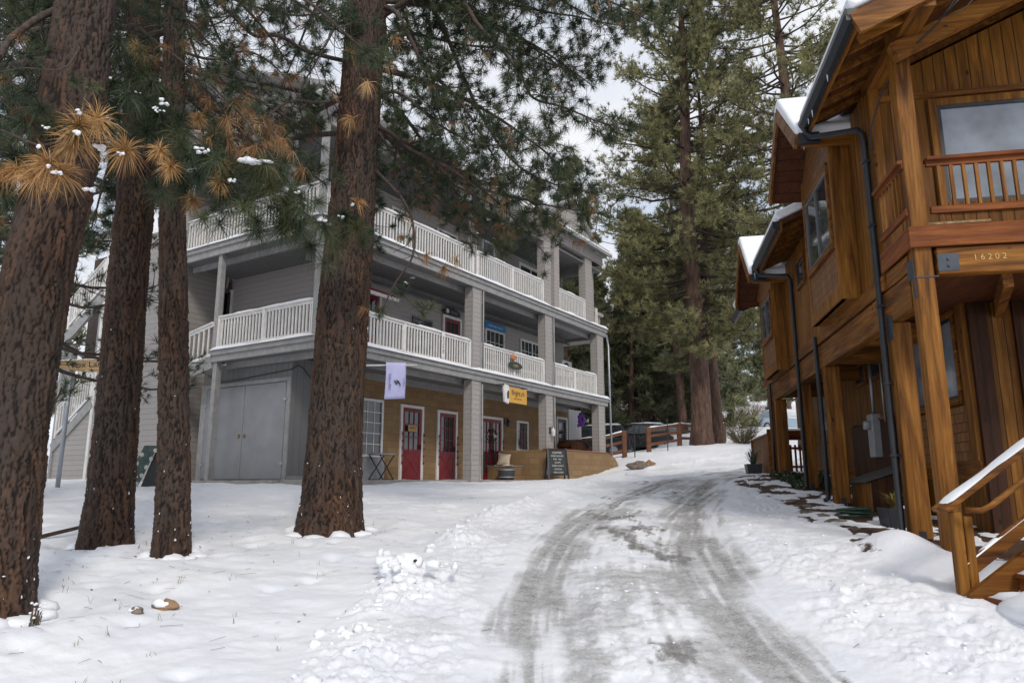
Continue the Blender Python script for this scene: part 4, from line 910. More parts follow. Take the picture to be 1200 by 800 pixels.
# front wall window on the balcony and front lower wall openings
m = MB(); y0, y1, z0, z1 = -1.92, -.82, 3.5, 4.85
m.box(.95, 1.0, y0-.1, y0, z0-.1, z1+.1); m.box(.95, 1.0, y1, y1+.1, z0-.1, z1+.1); m.box(.95, 1.0, y0, y1, z1, z1+.1); m.box(.94, 1.0, y0, y1, z0-.1, z0); w_ = m.build('window', WDV, ced, bevel=.005)
m = MB(); m.box(.96, 1.0, y0, y0+.045, z0, z1); m.box(.96, 1.0, y1-.045, y1, z0, z1); m.box(.96, 1.0, y0+.045, y1-.045, z1-.045, z1); m.box(.96, 1.0, y0+.045, y1-.045, z0, z0+.045); m.build('sash', BLACK, w_); m = MB(); m.box(.98, 1.0, y0+.045, y1-.045, z0+.045, z1-.045); m.build('pane', GLASSL, w_)
m = MB(); m.box(.93, 1.0, -.12, .0, 2.9, 5.2); m.build('corner_board', WDV, ced); m = MB(); m.box(.955, 1.0, -5, -.12, 4.98, 5.06); m.build('head_trim', WDY, ced)
m = MB(); m.box(1.72, 1.8, -1.42, -1.2, -1.1, 2.4); m.box(1.74, 1.8, -1.9, -1.75, -1.1, 2.4); m.build('dark_pilaster', PLANKD, ced)
m = MB(); m.box(.12, 1.8, -2.1, -1.95, 2.1, 2.36); m.bar((.12, -1.0, 2.25), (1.8, -1.6, 2.25), .1, .2); m.build('joist', WDX, ced)
# wires hanging at the front eave
m = MB(); m.tube([(-.75, -.5, 5.3), (-.5, -.35, 5.12), (-.1, -.1, 4.98), (.4, .02, 4.8), (.9, .03, 4.55), (.96, .02, 4.3)], .012, 6); m.tube([(-.78, -.55, 5.28), (-.7, -.3, 5.05), (-.6, -.6, 5.2), (-.75, -.8, 5.4)], .008, 5); m.build('cable', BLACK, ced, True)

# ---- things along its foot
def rl(v, w, dz=0): p = RF.w(v, w); return (v, w, Z(p.x, p.y)+dz)
bx = thing('lean_to_bin', 'small cedar lean-to locker with a sloping dark lid against the cedar wall', 'locker', RF, rl(4.35, -.72)); m = MB(); m.prism([(.36, -.2), (.36, .42), (-.42, .68), (-.42, -.2)], -.55, .55, 'x'); m.build('body', PLANKD, bx)
m = MB(); m.box(-.56, .56, .362, .38, -.15, .40); m.build('front', PLANK, bx); m = MB(); m.bar((0, .46, .42), (0, -.44, .72), 1.22, .03); m.build('lid', plain('lid_felt', (.06, .055, .05), .8), bx)  # lit road side put into the colour: lighter boards than the body
dk = thing('board_screen', 'dark red-brown board screen behind the electricity meter box', 'screen', RF, (6.2, -1.08, .2)); m = MB(); m.box(-1.3, 1.1, -.04, .04, -.7, .88); m.build('boards', PLANKD, dk); m = MB(); m.box(-1.3, 1.1, -.06, .07, .88, .92); m.build('cap', WDX, dk)
mt = thing('meter_box', 'grey electricity meter box with a round meter and a conduit rising above it', 'meter box', RF, (5.55, -1.0, .42)); m = MB(); m.box(-.16, .16, -.07, .09, 0, .78); m.build('box', plain('meter_grey', (.33, .35, .36), .45, .2, .1), mt, bevel=.01)
m = MB(); m.tube([(-.0, .09, .58), (-.0, .19, .58)], .08, 14); m.build('meter', plain('meter_glass', (.4, .42, .43), .25), mt, True); m = MB(); m.tube([(.0, 0, .78), (.0, 0, 1.9)], .03, 8); m.tube([(-.6, .0, 1.9), (-.6, .0, .6)], .015, 6); m.build('conduit', STEEL, mt, True)
def blades(n, h, spread, seed, w=.008, droop=.4):
    rg = random.Random(seed); m = MB()
    for k in range(n):
        a = rg.uniform(0, 6.28); l = h*rg.uniform(.6, 1.1); s_ = spread*rg.uniform(.2, 1); b = Vector((rg.uniform(-.03, .03), rg.uniform(-.03, .03), 0)); prev = None
        d = Vector((math.cos(a), math.sin(a), 0)); sd_ = Vector((-d.y, d.x, 0))*w
        P = [b, b+d*s_*.45+Vector((0, 0, l*.7)), b+d*s_+Vector((0, 0, l*(1-droop*rg.random())))]
        m.add([P[0]-sd_, P[0]+sd_, P[1]+sd_, P[1]-sd_, P[2]], [(0, 1, 2, 3), (3, 2, 4)])
    return m
def pot(loc, lab, L_, W_, H_, col, seed, h):
    t = thing('planter', lab, 'planter', WORLD, loc, rz=RF.rz); m = MB()
    m.add([(-L_*.85, -W_*.85, 0), (L_*.85, -W_*.85, 0), (L_*.85, W_*.85, 0), (-L_*.85, W_*.85, 0), (-L_, -W_, H_), (L_, -W_, H_), (L_, W_, H_), (-L_, W_, H_), (-L_+.03, -W_+.03, H_), (L_-.03, -W_+.03, H_), (L_-.03, W_-.03, H_), (-L_+.03, W_-.03, H_), (-L_+.03, -W_+.03, H_-.05), (L_-.03, -W_+.03, H_-.05), (L_-.03, W_-.03, H_-.05), (-L_+.03, W_-.03, H_-.05)],
          [(0, 3, 2, 1), (0, 1, 5, 4), (1, 2, 6, 5), (2, 3, 7, 6), (3, 0, 4, 7), (4, 5, 9, 8), (5, 6, 10, 9), (6, 7, 11, 10), (7, 4, 8, 11), (8, 9, 13, 12), (9, 10, 14, 13), (10, 11, 15, 14), (11, 8, 12, 15)])
    m.build('pot', BLACK, t, bevel=.006); m = MB(); m.blob((0, 0, H_-.05), (L_*.9, W_*.85, .05), seed=seed); m.build('soil', MATS['soil'], t, True)
    m = blades(90, h, h*.9, seed); rg = random.Random(seed); 
    m.v = [(x+(0), y, z+H_-.04) for x, y, z in m.v]; m.build('plant', col, t)
    m = MB(); m.blob((L_*.4, -W_*.5, H_-.01), (L_*.4, W_*.35, .05), seed=3); m.build('snow', SNOW, t, True); return t
DRYG = plain('dry_grass', (.20, .15, .04), .8, var=.5, nscale=20); GRN = plain('grey_green_leaf', (.09, .12, .08), .6, var=.4, nscale=20)
pot((5.22, 10.0, Z(5.22, 10.0)), 'black trough planter with yellow-green grass between the drainpipe and the lean-to', .26, .18, .26, DRYG, 3, .3)
pot((6.5, 19.6, Z(6.5, 19.6)), 'black trough planter with a spiky grey-green plant at the roadside bend', .3, .2, .26, GRN, 5, .5)
hs = thing('garden_hose', 'coiled dark green garden hose on the ground beside the lean-to locker', 'hose', WORLD, (5.1, 11.0, Z(5.1, 11.0)+.02)); m = MB(); pts = []
for k in range(110): t = k/110*6.28*5; pts.append(((.24+.03*math.sin(t*.37))*math.cos(t), (.2+.03*math.cos(t*.4))*math.sin(t), .02+.022*(k//22)+.01*math.sin(t*1.3)))
m.tube(pts, .014, 6); m.build('coil', plain('hose_green', (.01, .045, .03), .4), hs, True)
# roadside stair at the right edge
st = thing('entrance_stairs', 'snow-covered timber entrance stairs with a sloping handrail at the right edge', 'stairs', WORLD, (4.05, 6.1, -1.05), rz=R(2))
for i in range(7):
    m = MB(); x0 = .02+i*.29; z0 = .04+.19*i; m.box(x0, x0+.04, -.85, .32, z0-.17+(0 if i else .0), z0+.0); m.box(x0-.02, x0+.30, -.87, .34, z0, z0+.04); s_ = m.build('step', WDRY, st, bevel=.005)
    m = MB(); m.snow((x0+.13, -.84, z0+.04), (x0+.13, .32, z0+.04), .28, .10 if i else .06, seg=.07, seed=i); m.build('snow', SNOW, s_, True)
m = MB(); m.bar((-.06, .38, .0), (2.1, .38, 1.42), .05, .22); m.build('stringer', WDX, st)
m = MB(); m.box(-.12, -.035, .44, .53, -.1, .78); m.box(-.02, .06, .45, .53, -.1, .74); m.build('newel_post', WDV, st, bevel=.008)
m = MB(); m.bar((-.22, .48, .79), (1.9, .48, 2.21), .21, .045); hr = m.build('rail_cap', WDX, st, bevel=.006); m = MB(); m.snow((-.2, .49, .81), (1.9, .49, 2.22), .2, .055, seed=2); m.build('snow', SNOW, hr, True)
m = MB(); m.tube([(-.08, .33, .80), (.02, .26, .80), (.1, .25, .84), (1.9, .25, 2.05)], .026, 10); m.build('handrail', WDX, st, True)
m = MB(); m.bar((-.07, .48, .25), (1.9, .48, 1.57), .045, .13); lr = m.build('lower_rail', WDX, st, bevel=.005); m = MB(); m.snow((-.05, .48, .32), (1.9, .48, 1.64), .06, .04, seed=8, gap=.2); m.build('snow', SNOW, lr, True)
# snow heaped over the bottom step
m = MB(); m.blob((.35, -.35, .0), (.55, .75, .22), n=12, seed=6, rough=.12); m.build('drift', SNOW, st, True)
# board fence and lattice gate beyond the last post
bf = thing('board_fence', 'brown board fence capped with snow past the last cedar post', 'fence', RF, rl(12.6, .0)); m = MB(); m.box(-1.6, 1.6, -.03, .03, -.3, .95); m.build('boards', PLANKD if False else PLANK, bf)
m = MB(); m.box(-1.6, 1.65, -.06, .06, .95, 1.0); m.box(1.52, 1.65, -.07, .07, -.3, 1.1); m.box(-1.65, -1.52, -.07, .07, -.3, 1.1); m.build('cap_rail', WDX, bf); m = MB(); m.snow((-1.6, 0, 1.0), (1.6, 0, 1.0), .12, .06); m.build('snow', SNOW, bf, True)
lg = thing('lattice_fence', 'low brown picket screen with a snowy top rail under the far balcony', 'fence', RF, rl(12.2, -1.4)); m = MB()
for k in range(16): m.box(-.02, .02, -1.0+k*.12, -.95+k*.12, 0, .72)
m.box(-.03, .03, -1.1, .95, .1, .16); m.box(-.03, .03, -1.1, .95, .6, .66); m.build('pickets', WDRY, lg); m = MB(); m.box(-.06, .06, -1.1, 1, .85, 1.1); m.build('top_board', WDRY, lg); m = MB(); m.snow((0, -1.1, 1.1), (0, 1, 1.1), .16, .08); m.build('snow', SNOW, lg, True)

# icicles below the gutter corners
for k, (v_, y_, z_, l_) in enumerate(((1.85, ey+.1, 5.08, .3), (1.2, ey+.1, 5.08, .12), (1.45, ey+.1, 5.08, .09), (.3, ey+.1, 5.08, .1), (7.3, ey+.1, 4.5, .16))):
    m = MB(); m.tube([(v_, y_, z_), (v_, y_, z_-l_*.5), (v_+.004, y_, z_-l_)], [.012, .007, .002], 6); m.build('icicle', plain('ice', (.6, .65, .7), .08) if k == 0 else MATS['ice'], ced, True)

# ---------------------------------------------------------------- pines
def needle_mat(name, stops, rough=.5):
    s = NT(name); c = s.ramp(s.attr('tint'), stops); return s.fin(c, rough, spec=.3)
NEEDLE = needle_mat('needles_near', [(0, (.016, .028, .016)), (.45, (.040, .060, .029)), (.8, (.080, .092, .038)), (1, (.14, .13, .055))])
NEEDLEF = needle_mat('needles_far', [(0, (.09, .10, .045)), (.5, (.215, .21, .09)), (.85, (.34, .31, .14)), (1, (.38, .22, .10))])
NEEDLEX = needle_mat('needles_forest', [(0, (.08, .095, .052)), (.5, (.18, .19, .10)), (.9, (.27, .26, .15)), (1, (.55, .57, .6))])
DEADN = needle_mat('needles_dead', [(0, (.18, .09, .035)), (.5, (.46, .26, .10)), (1, (.68, .47, .23))])
DEADD = needle_mat('needles_dead_backlit', [(0, (.10, .05, .024)), (.5, (.24, .125, .052)), (1, (.42, .25, .11))])  # darker copy of the dead needles: backlit shade put into the colour
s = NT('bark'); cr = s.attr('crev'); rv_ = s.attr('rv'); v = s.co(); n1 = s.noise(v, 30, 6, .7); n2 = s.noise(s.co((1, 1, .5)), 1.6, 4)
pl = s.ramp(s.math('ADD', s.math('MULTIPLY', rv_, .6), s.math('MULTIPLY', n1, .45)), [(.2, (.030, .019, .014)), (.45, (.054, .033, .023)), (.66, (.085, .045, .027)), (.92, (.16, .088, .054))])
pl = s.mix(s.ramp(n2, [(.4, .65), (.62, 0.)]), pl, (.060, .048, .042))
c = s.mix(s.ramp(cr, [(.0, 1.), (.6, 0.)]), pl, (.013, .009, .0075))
s.bump(n1, .7, .012); BARK = s.fin(c, .82, spec=.25)
s = NT('branch_bark'); n1 = s.noise(s.co(), 22, 5); BBARK = s.fin(s.ramp(n1, [(.3, (.022, .015, .012)), (.7, (.085, .058, .045))]), .85)
s = NT('far_bark'); n1 = s.noise(s.co((1, 1, .25)), 7, 6, .7); s.bump(n1, .8, .05); FBARK = s.fin(s.ramp(n1, [(.32, (.03, .018, .013)), (.5, (.10, .055, .038)), (.7, (.19, .11, .075))]), .85)

def bark_trunk(parent, ctrl, seed, ztop=13, cell=.085, flare=.16):
    """ctrl: (x, y, z, r) from the base up"""
    c = np.array(ctrl); z0 = c[0, 2]-.25
    zz = [z0]
    zv = c[-1, 2]+.4
    while zz[-1] < zv: zz.append(zz[-1]+.016)
    st_ = .03
    while zz[-1] < ztop: zz.append(zz[-1]+st_); st_ *= 1.06
    zz = np.array(zz)
    sl = (c[-1]-c[-2])/(c[-1, 2]-c[-2, 2]) if len(c) > 1 else np.zeros(4)
    ext = c[-1]+ (ztop-c[-1, 2])*np.array([sl[0]*.5, sl[1]*.5, 1, -.012]); ext[2] = ztop; cc = np.vstack([c, ext])
    fx = [np.interp(zz, cc[:, 2], cc[:, k]) for k in (0, 1, 3)]
    ker = np.hanning(61); ker /= ker.sum()
    fx = [np.convolve(np.pad(f, 30, mode='edge'), ker, mode='valid') for f in fx]
    r = fx[2]*(1+flare*np.exp(-np.clip(zz-c[0, 2], -.3, 9)/.22)*.6)
    rm = c[:, 3].mean(); n = int(min(260, 2*math.pi*rm/.013)); nc_ = max(8, round(2*math.pi*rm/cell))
    T, Zm = np.meshgrid(np.arange(n)/n, zz)
    U = T*nc_; nzp = lambda a, b, sd: vnoise(np.cos(2*math.pi*T)*a+7, np.sin(2*math.pi*T)*a+Zm*b, sd)
    Uw = U*1.3+(nzp(3, 2.2, seed)-.5)*2.2+(nzp(9, 7, seed+2)-.5)*1.1+(nzp(26, 22, seed+12)-.5)*.42; Vw = Zm*2.15+(nzp(4, 3, seed+3)-.5)*2.6+(nzp(12, 11, seed+4)-.5)*.9+(nzp(30, 30, seed+13)-.5)*.3
    f1, f2, rv = cells(Uw, Vw, seed, None); e = f2-f1
    seam = np.minimum(1, np.minimum(T, 1-T)*n/6); crev = sstep(.02, .42, e*(.6+.9*nzp(5, 3, seed+14))+(nzp(26, 20, seed+7)-.5)*.34)
    h1, h2, hv = cells(Uw*2.3+(nzp(30, 20, seed+15)-.5), Vw*3.4, seed+20)
    fl = (hv*sstep(0, .2, h2-h1))
    disp = .024*crev*(.55+.45*rv)+.011*fl*crev*seam+.010*(nzp(34, 26, seed+8)-.5)+.008*(nzp(60, 44, seed+18)-.5)+.05*(nzp(1.6, .5, seed+9)-.5)*rm*2
    rr = r[:, None]*(1+.06*np.sin(2*math.pi*T*3+Zm*.6+seed)*np.exp(-np.clip(Zm-c[0, 2], 0, 9)/.5))+disp-.016
    X = fx[0][:, None]+rr*np.cos(2*math.pi*T); Y = fx[1][:, None]+rr*np.sin(2*math.pi*T)
    V = np.stack([X, Y, Zm], -1).reshape(-1, 3); nr_ = len(zz); idx = np.arange(nr_*n).reshape(nr_, n); i2 = np.roll(idx, -1, 1)
    F = np.stack([idx[:-1], i2[:-1], i2[1:], idx[1:]], -1).reshape(-1, 4)
    base = np.array([c[0, 0], c[0, 1], 0]); V = V-np.array(parent.location)
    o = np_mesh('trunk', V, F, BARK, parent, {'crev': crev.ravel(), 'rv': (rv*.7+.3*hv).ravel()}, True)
    # snow caught on the bark
    rg = np.random.default_rng(seed); m = MB()
    for k in range(28):
        hz_ = abs(rg.normal(0, .6)) if rg.random() < .8 else rg.uniform(0, 3.6); zz_ = c[0, 2]+.08+hz_; t = rg.uniform(0, 2*math.pi)
        i = min(int((zz_-z0)/.016), nr_-1); j = int(t/(2*math.pi)*n) % n; p = Vector((X[i, j], Y[i, j], zz_))-parent.location; s_ = rg.uniform(.003, .008)*(1.5 if hz_ < .5 else 1)
        m.blob(p, (s_*rg.uniform(.5, 1.6), s_*rg.uniform(.5, 1.2), s_*rg.uniform(.5, 2.4)), n=3, seed=k, rough=.8)
    m.build('bark_snow', SNOW, parent, True)
    # drift at the foot
    m = MB()
    for k in range(9):
        t = k/9*6.28+.3; q = (c[0, 0]+(c[0, 3]*1.18)*math.cos(t), c[0, 1]+(c[0, 3]*1.18)*math.sin(t)); m.blob((q[0]-parent.location.x, q[1]-parent.location.y, Z(*q)-.05-parent.location.z), (.16, .14, .06+.03*math.sin(k*2)), n=6, seed=k+seed, rough=.2)
    m.build('foot_snow', SNOW, parent, True)
    return o

def needles(parent, C, D, L, K, W, mat, seed, name='needles', spread=.75, two=True, droop=.15, tint=None, back=.35):
    """long-needled tufts at points C, pointing along D"""
    if len(C) == 0: return None
    rg = np.random.default_rng(seed); C = np.asarray(C, float)-np.array(parent.location); D = np.asarray(D, float); N = len(C)
    D /= np.linalg.norm(D, axis=1)[:, None]+1e-9; L = np.broadcast_to(np.asarray(L, float), (N,))
    d = D[:, None]*(1-spread)+rg.normal(size=(N, K, 3))*spread*.62
    d /= np.linalg.norm(d, axis=2)[..., None]+1e-9
    ln = L[:, None]*rg.uniform(.6, 1.1, (N, K))
    b = C[:, None]-D[:, None]*(rg.uniform(0, back, (N, K))*L[:, None])[..., None]
    sd_ = np.cross(d, rg.normal(size=(N, K, 3))); sd_ /= np.linalg.norm(sd_, axis=2)[..., None]+1e-9; sd_ *= W/2
    tip = b+d*ln[..., None]; tip[..., 2] -= droop*ln
    ti = np.clip((rg.random(N) if tint is None else np.broadcast_to(tint, (N,)))[:, None]*.7+rg.random((N, K))*.3, 0, 1)
    if two:
        mdd = b+d*ln[..., None]*.55; mdd[..., 2] -= droop*ln*.2
        V = np.stack([b-sd_, b+sd_, mdd-sd_, mdd+sd_, tip], 2).reshape(-1, 3); k = np.arange(N*K)[:, None]*5
        F = np.concatenate([k+np.array([0, 1, 3]), k+np.array([0, 3, 2]), k+np.array([2, 3, 4])]); t = np.repeat(ti.ravel(), 5)
    else:
        V = np.stack([b-sd_, b+sd_, tip], 2).reshape(-1, 3); F = np.arange(N*K*3).reshape(-1, 3); t = np.repeat(ti.ravel(), 3)
    return np_mesh(name, V, F, mat, parent, {'tint': t})

class Tubes:
    """many thin branch tubes, collected and built as one mesh"""
    def __init__(s): s.V = []; s.F = []; s.n = 0
    def add(s, P, r0, r1, n=5):
        P = np.asarray(P, float); m = len(P); d = np.gradient(P, axis=0); d /= np.linalg.norm(d, axis=1)[:, None]+1e-9
        a = np.cross(d, [.31, .2, .93]); a /= np.linalg.norm(a, axis=1)[:, None]+1e-9; c = np.cross(d, a)
        t = np.arange(n)*2*math.pi/n; r = np.linspace(r0, r1, m)
        V = P[:, None]+(a[:, None]*np.cos(t)[None, :, None]+c[:, None]*np.sin(t)[None, :, None])*r[:, None, None]
        idx = np.arange(m*n).reshape(m, n)+s.n; i2 = np.roll(idx, -1, 1)
        s.V.append(V.reshape(-1, 3)); s.F.append(np.stack([idx[:-1], i2[:-1], i2[1:], idx[1:]], -1).reshape(-1, 4)); s.n += m*n
    def build(s, name, mat, parent):
        if not s.V: return None
        return np_mesh(name, np.concatenate(s.V)-np.array(parent.location), np.concatenate(s.F), mat, parent, smooth=True)

def spline(P, step):
    P = np.asarray(P, float); out = []
    for i in range(len(P)-1):
        a = P[max(i-1, 0)]; b = P[i]; c = P[i+1]; d = P[min(i+2, len(P)-1)]; n = max(2, int(np.linalg.norm(c-b)/step))
        for k in range(n):
            t = k/n; out.append(.5*((2*b)+(-a+c)*t+(2*a-5*b+4*c-d)*t*t+(-a+3*b-3*c+d)*t**3))
    out.append(P[-1]); return np.array(out)

def limb(tb, rg, P, r0, r1, every=.14, tw=(.35, .85), tufts=None, start=.15, bare=.15, dead=0., deadl=None, wig=.03, sub=3, down=.15, tn=5, snow=None):
    """a wandering limb with twigs and a tuft at each twig end"""
    S = spline(P, .09); S = S+np.cumsum(rg.normal(0, wig*.25, S.shape), 0)*np.linspace(0, 1, len(S))[:, None]*.5
    tb.add(S, r0, r1, 7); L_ = np.linalg.norm(np.diff(S, axis=0), axis=1).sum(); n = int(L_*(1-start)/every)
    for k in range(n):
        t = start+(1-start)*(k+rg.random())/n; i = min(int(t*(len(S)-1)), len(S)-2); p = S[i]; d = S[i+1]-S[i]; d /= np.linalg.norm(d)+1e-9
        q = rg.normal(size=3); q -= d*q.dot(d); q /= np.linalg.norm(q)+1e-9
        v = d*.55+q*.8; v /= np.linalg.norm(v); l = rg.uniform(*tw)*(1-.35*t); m = 7; w = [p]
        for j in range(m):
            v = v+rg.normal(0, .16, 3)+np.array([0, 0, -down+.07*j]); v /= np.linalg.norm(v); w.append(w[-1]+v*l/m)
        w = np.array(w); rr = max(.004, (r0+(r1-r0)*t)*.45); tb.add(w, min(rr, .014), .003, 5)
        if rg.random() < bare: continue
        tips = [(w[-1], v)]
        for u in range(sub):
            j = rg.integers(2, m); b = w[j]; vv = v*.5+rg.normal(0, .6, 3); vv /= np.linalg.norm(vv); l2 = rg.uniform(.1, .26); e = b+vv*l2*.5+rg.normal(0, .02, 3); f = e+vv*l2*.5+np.array([0, 0, .03])
            tb.add([b, e, f], .005, .003, 4); tips.append((f, vv))
        for a, b in tips:
            b = b+np.array([0, 0, .25]); (deadl if (deadl is not None and rg.random() < dead) else tufts).append((a, b/np.linalg.norm(b)))
    tufts.append((S[-1], S[-1]-S[-2]))
    return S

def snow_tufts(parent, pts, seed, r=(.03, .07), flat=.45):
    m = MB(); rg = random.Random(seed)
    for k, p in enumerate(pts):
        s_ = rg.uniform(*r)*.75
        for j in range(4): m.lumpy(Vector(p)-parent.location+Vector((rg.gauss(0, s_*.7), rg.gauss(0, s_*.5), rg.gauss(0, s_*.25))), (s_*rg.uniform(.4, .9), s_*rg.uniform(.3, .7), s_*flat*rg.uniform(.4, .9)), n=6, seed=k*4+j, amp=.55)
    if m.v: m.build('needle_snow', SNOW, parent, True)

def fit(o): return [(a, np.array(b, float)) for a, b in o]
tD = dict(every=.10, tw=(.3, .75), bare=.12, dead=.035, sub=3)
def near_pine(label, ctrl, seed, limbs, crown=(0, 0, 0, 0), cell=.085):
    b = ctrl[0]; t = thing('pine_tree', label, 'tree', WORLD, (b[0], b[1], Z(b[0], b[1])))
    bark_trunk(t, ctrl, seed, cell=cell); rg = np.random.default_rng(seed); tb = Tubes(); G = []; Dd = []; 
    c_ = np.array(ctrl)
    for k in range(crown[0]):
        z_ = rg.uniform(crown[1], crown[2]); a_ = rg.uniform(-.25, math.pi+.25); l_ = rg.uniform(.7, 1)*crown[3]; sl_ = (c_[-1]-c_[-2])/(c_[-1, 2]-c_[-2, 2]); b_ = np.array([c_[-1, 0]+sl_[0]*.5*(z_-c_[-1, 2]), c_[-1, 1]+sl_[1]*.5*(z_-c_[-1, 2]), z_]); d_ = np.array([math.cos(a_), math.sin(a_), 0])
        P = [b_]+[b_+d_*l_*u+np.array([0, 0, l_*(.12*u-.42*u*u)]) for u in (.25, .5, .75, 1)]
        limb(tb, rg, P, .05, .007, tufts=G, deadl=Dd, **dict(tD, every=.12))
    for lb in limbs:
        P, r0, r1, kw = lb; kw = dict(kw); kw.setdefault('deadl', Dd); limb(tb, rg, P, r0, r1, tufts=G, **kw)
    tb.build('branches', BBARK, t)
    return t, G, Dd, rg

# --- the four big trunks in front
T1 = [(-4.247,6.200,-1.044,0.261),(-4.292,6.200,0.456,0.266),(-4.249,6.200,1.989,0.272),(-4.181,6.200,2.445,0.279),(-4.137,6.200,3.402,0.280),(-4.126,6.200,4.582,0.254)]
T2 = [(-5.025,9.200,-0.755,0.288),(-5.060,9.200,0.677,0.253),(-5.106,9.200,3.071,0.234),(-5.105,9.200,3.628,0.232),(-5.190,9.200,5.191,0.210),(-5.299,9.200,6.799,0.202)]
T3 = [(-3.927,8.600,-0.801,0.197),(-4.037,8.600,0.633,0.171),(-4.179,8.600,2.101,0.162),(-4.306,8.600,3.391,0.146),(-4.425,8.600,4.950,0.130),(-4.540,8.600,6.355,0.128)]
T4 = [(-2.570,10.500,-0.651,0.429),(-2.564,10.500,0.773,0.382),(-2.545,10.500,2.565,0.371),(-2.457,10.500,4.761,0.329),(-2.372,10.500,7.759,0.314)]

tD = dict(every=.10, tw=(.3, .75), bare=.12, dead=.035, sub=3)
l4 = [
 ([(-2.14,10.50,7.45),(-1.37,10.20,7.69),(-0.81,9.90,7.32),(-0.50,9.60,6.67),(-0.16,9.40,6.17),(0.12,9.20,5.64),(0.30,9.10,5.21),(0.72,9.00,5.03),(1.15,8.90,4.78),(1.55,8.80,4.60)], .05, .008, tD),
 ([(-2.15,10.50,7.92),(-1.53,10.80,8.06),(-1.10,11.00,7.39),(-0.85,11.20,6.80),(-0.51,11.30,6.07),(-0.07,11.40,5.42),(0.37,11.50,5.12),(0.81,11.60,4.99),(1.36,11.70,4.91)], .05, .008, tD),
 ([(-2.17,10.50,7.60),(-1.86,10.30,7.38),(-1.35,10.00,6.29),(-0.83,9.80,5.64),(-0.49,9.70,5.07),(-0.24,9.60,4.52),(0.00,9.50,4.15)], .045, .008, tD),
 ([(-2.16,10.50,5.51),(-1.90,10.40,5.34),(-1.54,10.20,4.96),(-0.97,10.00,4.60),(-0.43,9.80,4.17),(0.12,9.70,3.98),(0.75,9.60,3.79),(1.27,9.50,3.67)], .04, .006, dict(tD, dead=.2, down=.2)),
 ([(-2.16,10.50,4.79),(-1.87,10.20,4.42),(-1.63,10.00,4.10),(-1.44,9.90,3.67),(-1.42,9.80,3.14),(-1.67,9.80,2.70),(-1.82,9.80,2.32)], .032, .008, dict(every=.17, tw=(.25, .6), bare=.72, sub=2, dead=.3)),
 ([(-1.67,9.80,2.70),(-1.45,9.70,2.47),(-1.22,9.60,2.25)], .01, .005, dict(every=.15, tw=(.15, .35), bare=.3, sub=2)),
 ([(-2.16,10.50,8.08),(-0.57,10.60,7.91),(0.36,10.70,7.73),(1.11,10.80,7.66),(1.71,10.90,7.60),(2.29,11.00,7.60)], .04, .006, tD),
 ([(-2.14,10.50,6.83),(-1.78,11.20,7.61),(-0.93,11.80,7.81),(0.00,12.20,7.93),(0.98,12.50,7.77),(1.68,12.80,8.05)], .035, .006, dict(tD, dead=.05)),
 ([(-2.16,10.50,6.07),(-1.69,10.00,5.78),(-0.97,9.40,4.91),(-0.35,9.00,4.43),(0.28,8.80,4.41),(0.78,8.70,4.24)], .03, .005, tD),
 ([(-2.16,10.50,5.48),(-1.65,10.40,4.72),(-1.14,10.60,4.31),(-0.54,10.80,4.00),(-0.14,10.90,3.71)], .03, .006, dict(tD, dead=.18, every=.085)),
 ([(-2.17,10.50,5.63),(-1.65,10.80,5.04),(-0.99,11.20,4.85),(-0.29,11.40,4.56),(0.36,11.50,4.26),(0.72,11.50,4.26)], .03, .006, dict(tD, every=.08, dead=.1)),
 ([(-2.19,10.50,8.08),(-1.08,10.00,7.84),(0.00,9.60,7.27),(0.75,9.30,6.98),(1.48,9.20,6.87)], .04, .006, tD),
 ([(-2.39,10.50,8.00),(-2.71,10.20,7.23),(-2.90,10.00,6.50),(-3.10,9.90,5.94),(-3.23,9.80,5.39)], .03, .006, dict(tD, bare=.4)),
 ([(-2.69,10.50,6.65),(-2.98,10.30,6.61),(-3.26,10.10,6.60),(-3.57,9.90,6.70),(-3.85,9.70,6.56),(-4.12,9.60,6.78),(-4.38,9.50,7.02),(-4.56,9.40,7.37)], .035, .022, dict(tD, bare=.45, dead=.4, every=.13)),
 ([(-2.59,10.50,6.07),(-2.85,10.00,5.64),(-3.24,9.60,5.44),(-3.44,9.20,4.93),(-3.45,9.00,4.39)], .025, .006, dict(tD, bare=.5, dead=.5, every=.12)),
 ([(-2.64,10.50,4.06),(-2.59,9.60,3.56),(-2.69,8.40,3.30),(-2.62,7.40,3.06),(-2.58,6.80,2.88)], .018, .008, dict(every=.2, tw=(.2, .4), bare=.7, sub=1)),
]
pine4, G, DD, rg4 = near_pine('tall pine with a thick snow-flecked trunk standing nearest the shop building', T4, 41, l4, (18, 5.4, 9.5, 4.8))
Gc = np.array([a for a, b in G]); Gd = np.array([b for a, b in G])
needles(pine4, Gc, Gd, rg4.uniform(.13, .20, len(Gc)), 62, .0052, NEEDLE, 1, spread=.62, droop=.12, tint=rg4.random(len(Gc))*.85)
if DD: needles(pine4, np.array([a for a, b in DD]), np.array([b*np.array([1, 1, -.3]) for a, b in DD]), .16, 36, .005, DEADD, 2, 'dead_needles', spread=.5, droop=.6)
snow_tufts(pine4, [a+np.array([0, 0, .04]) for a, b in G if rg4.random() < .10], 3, (.02, .045))

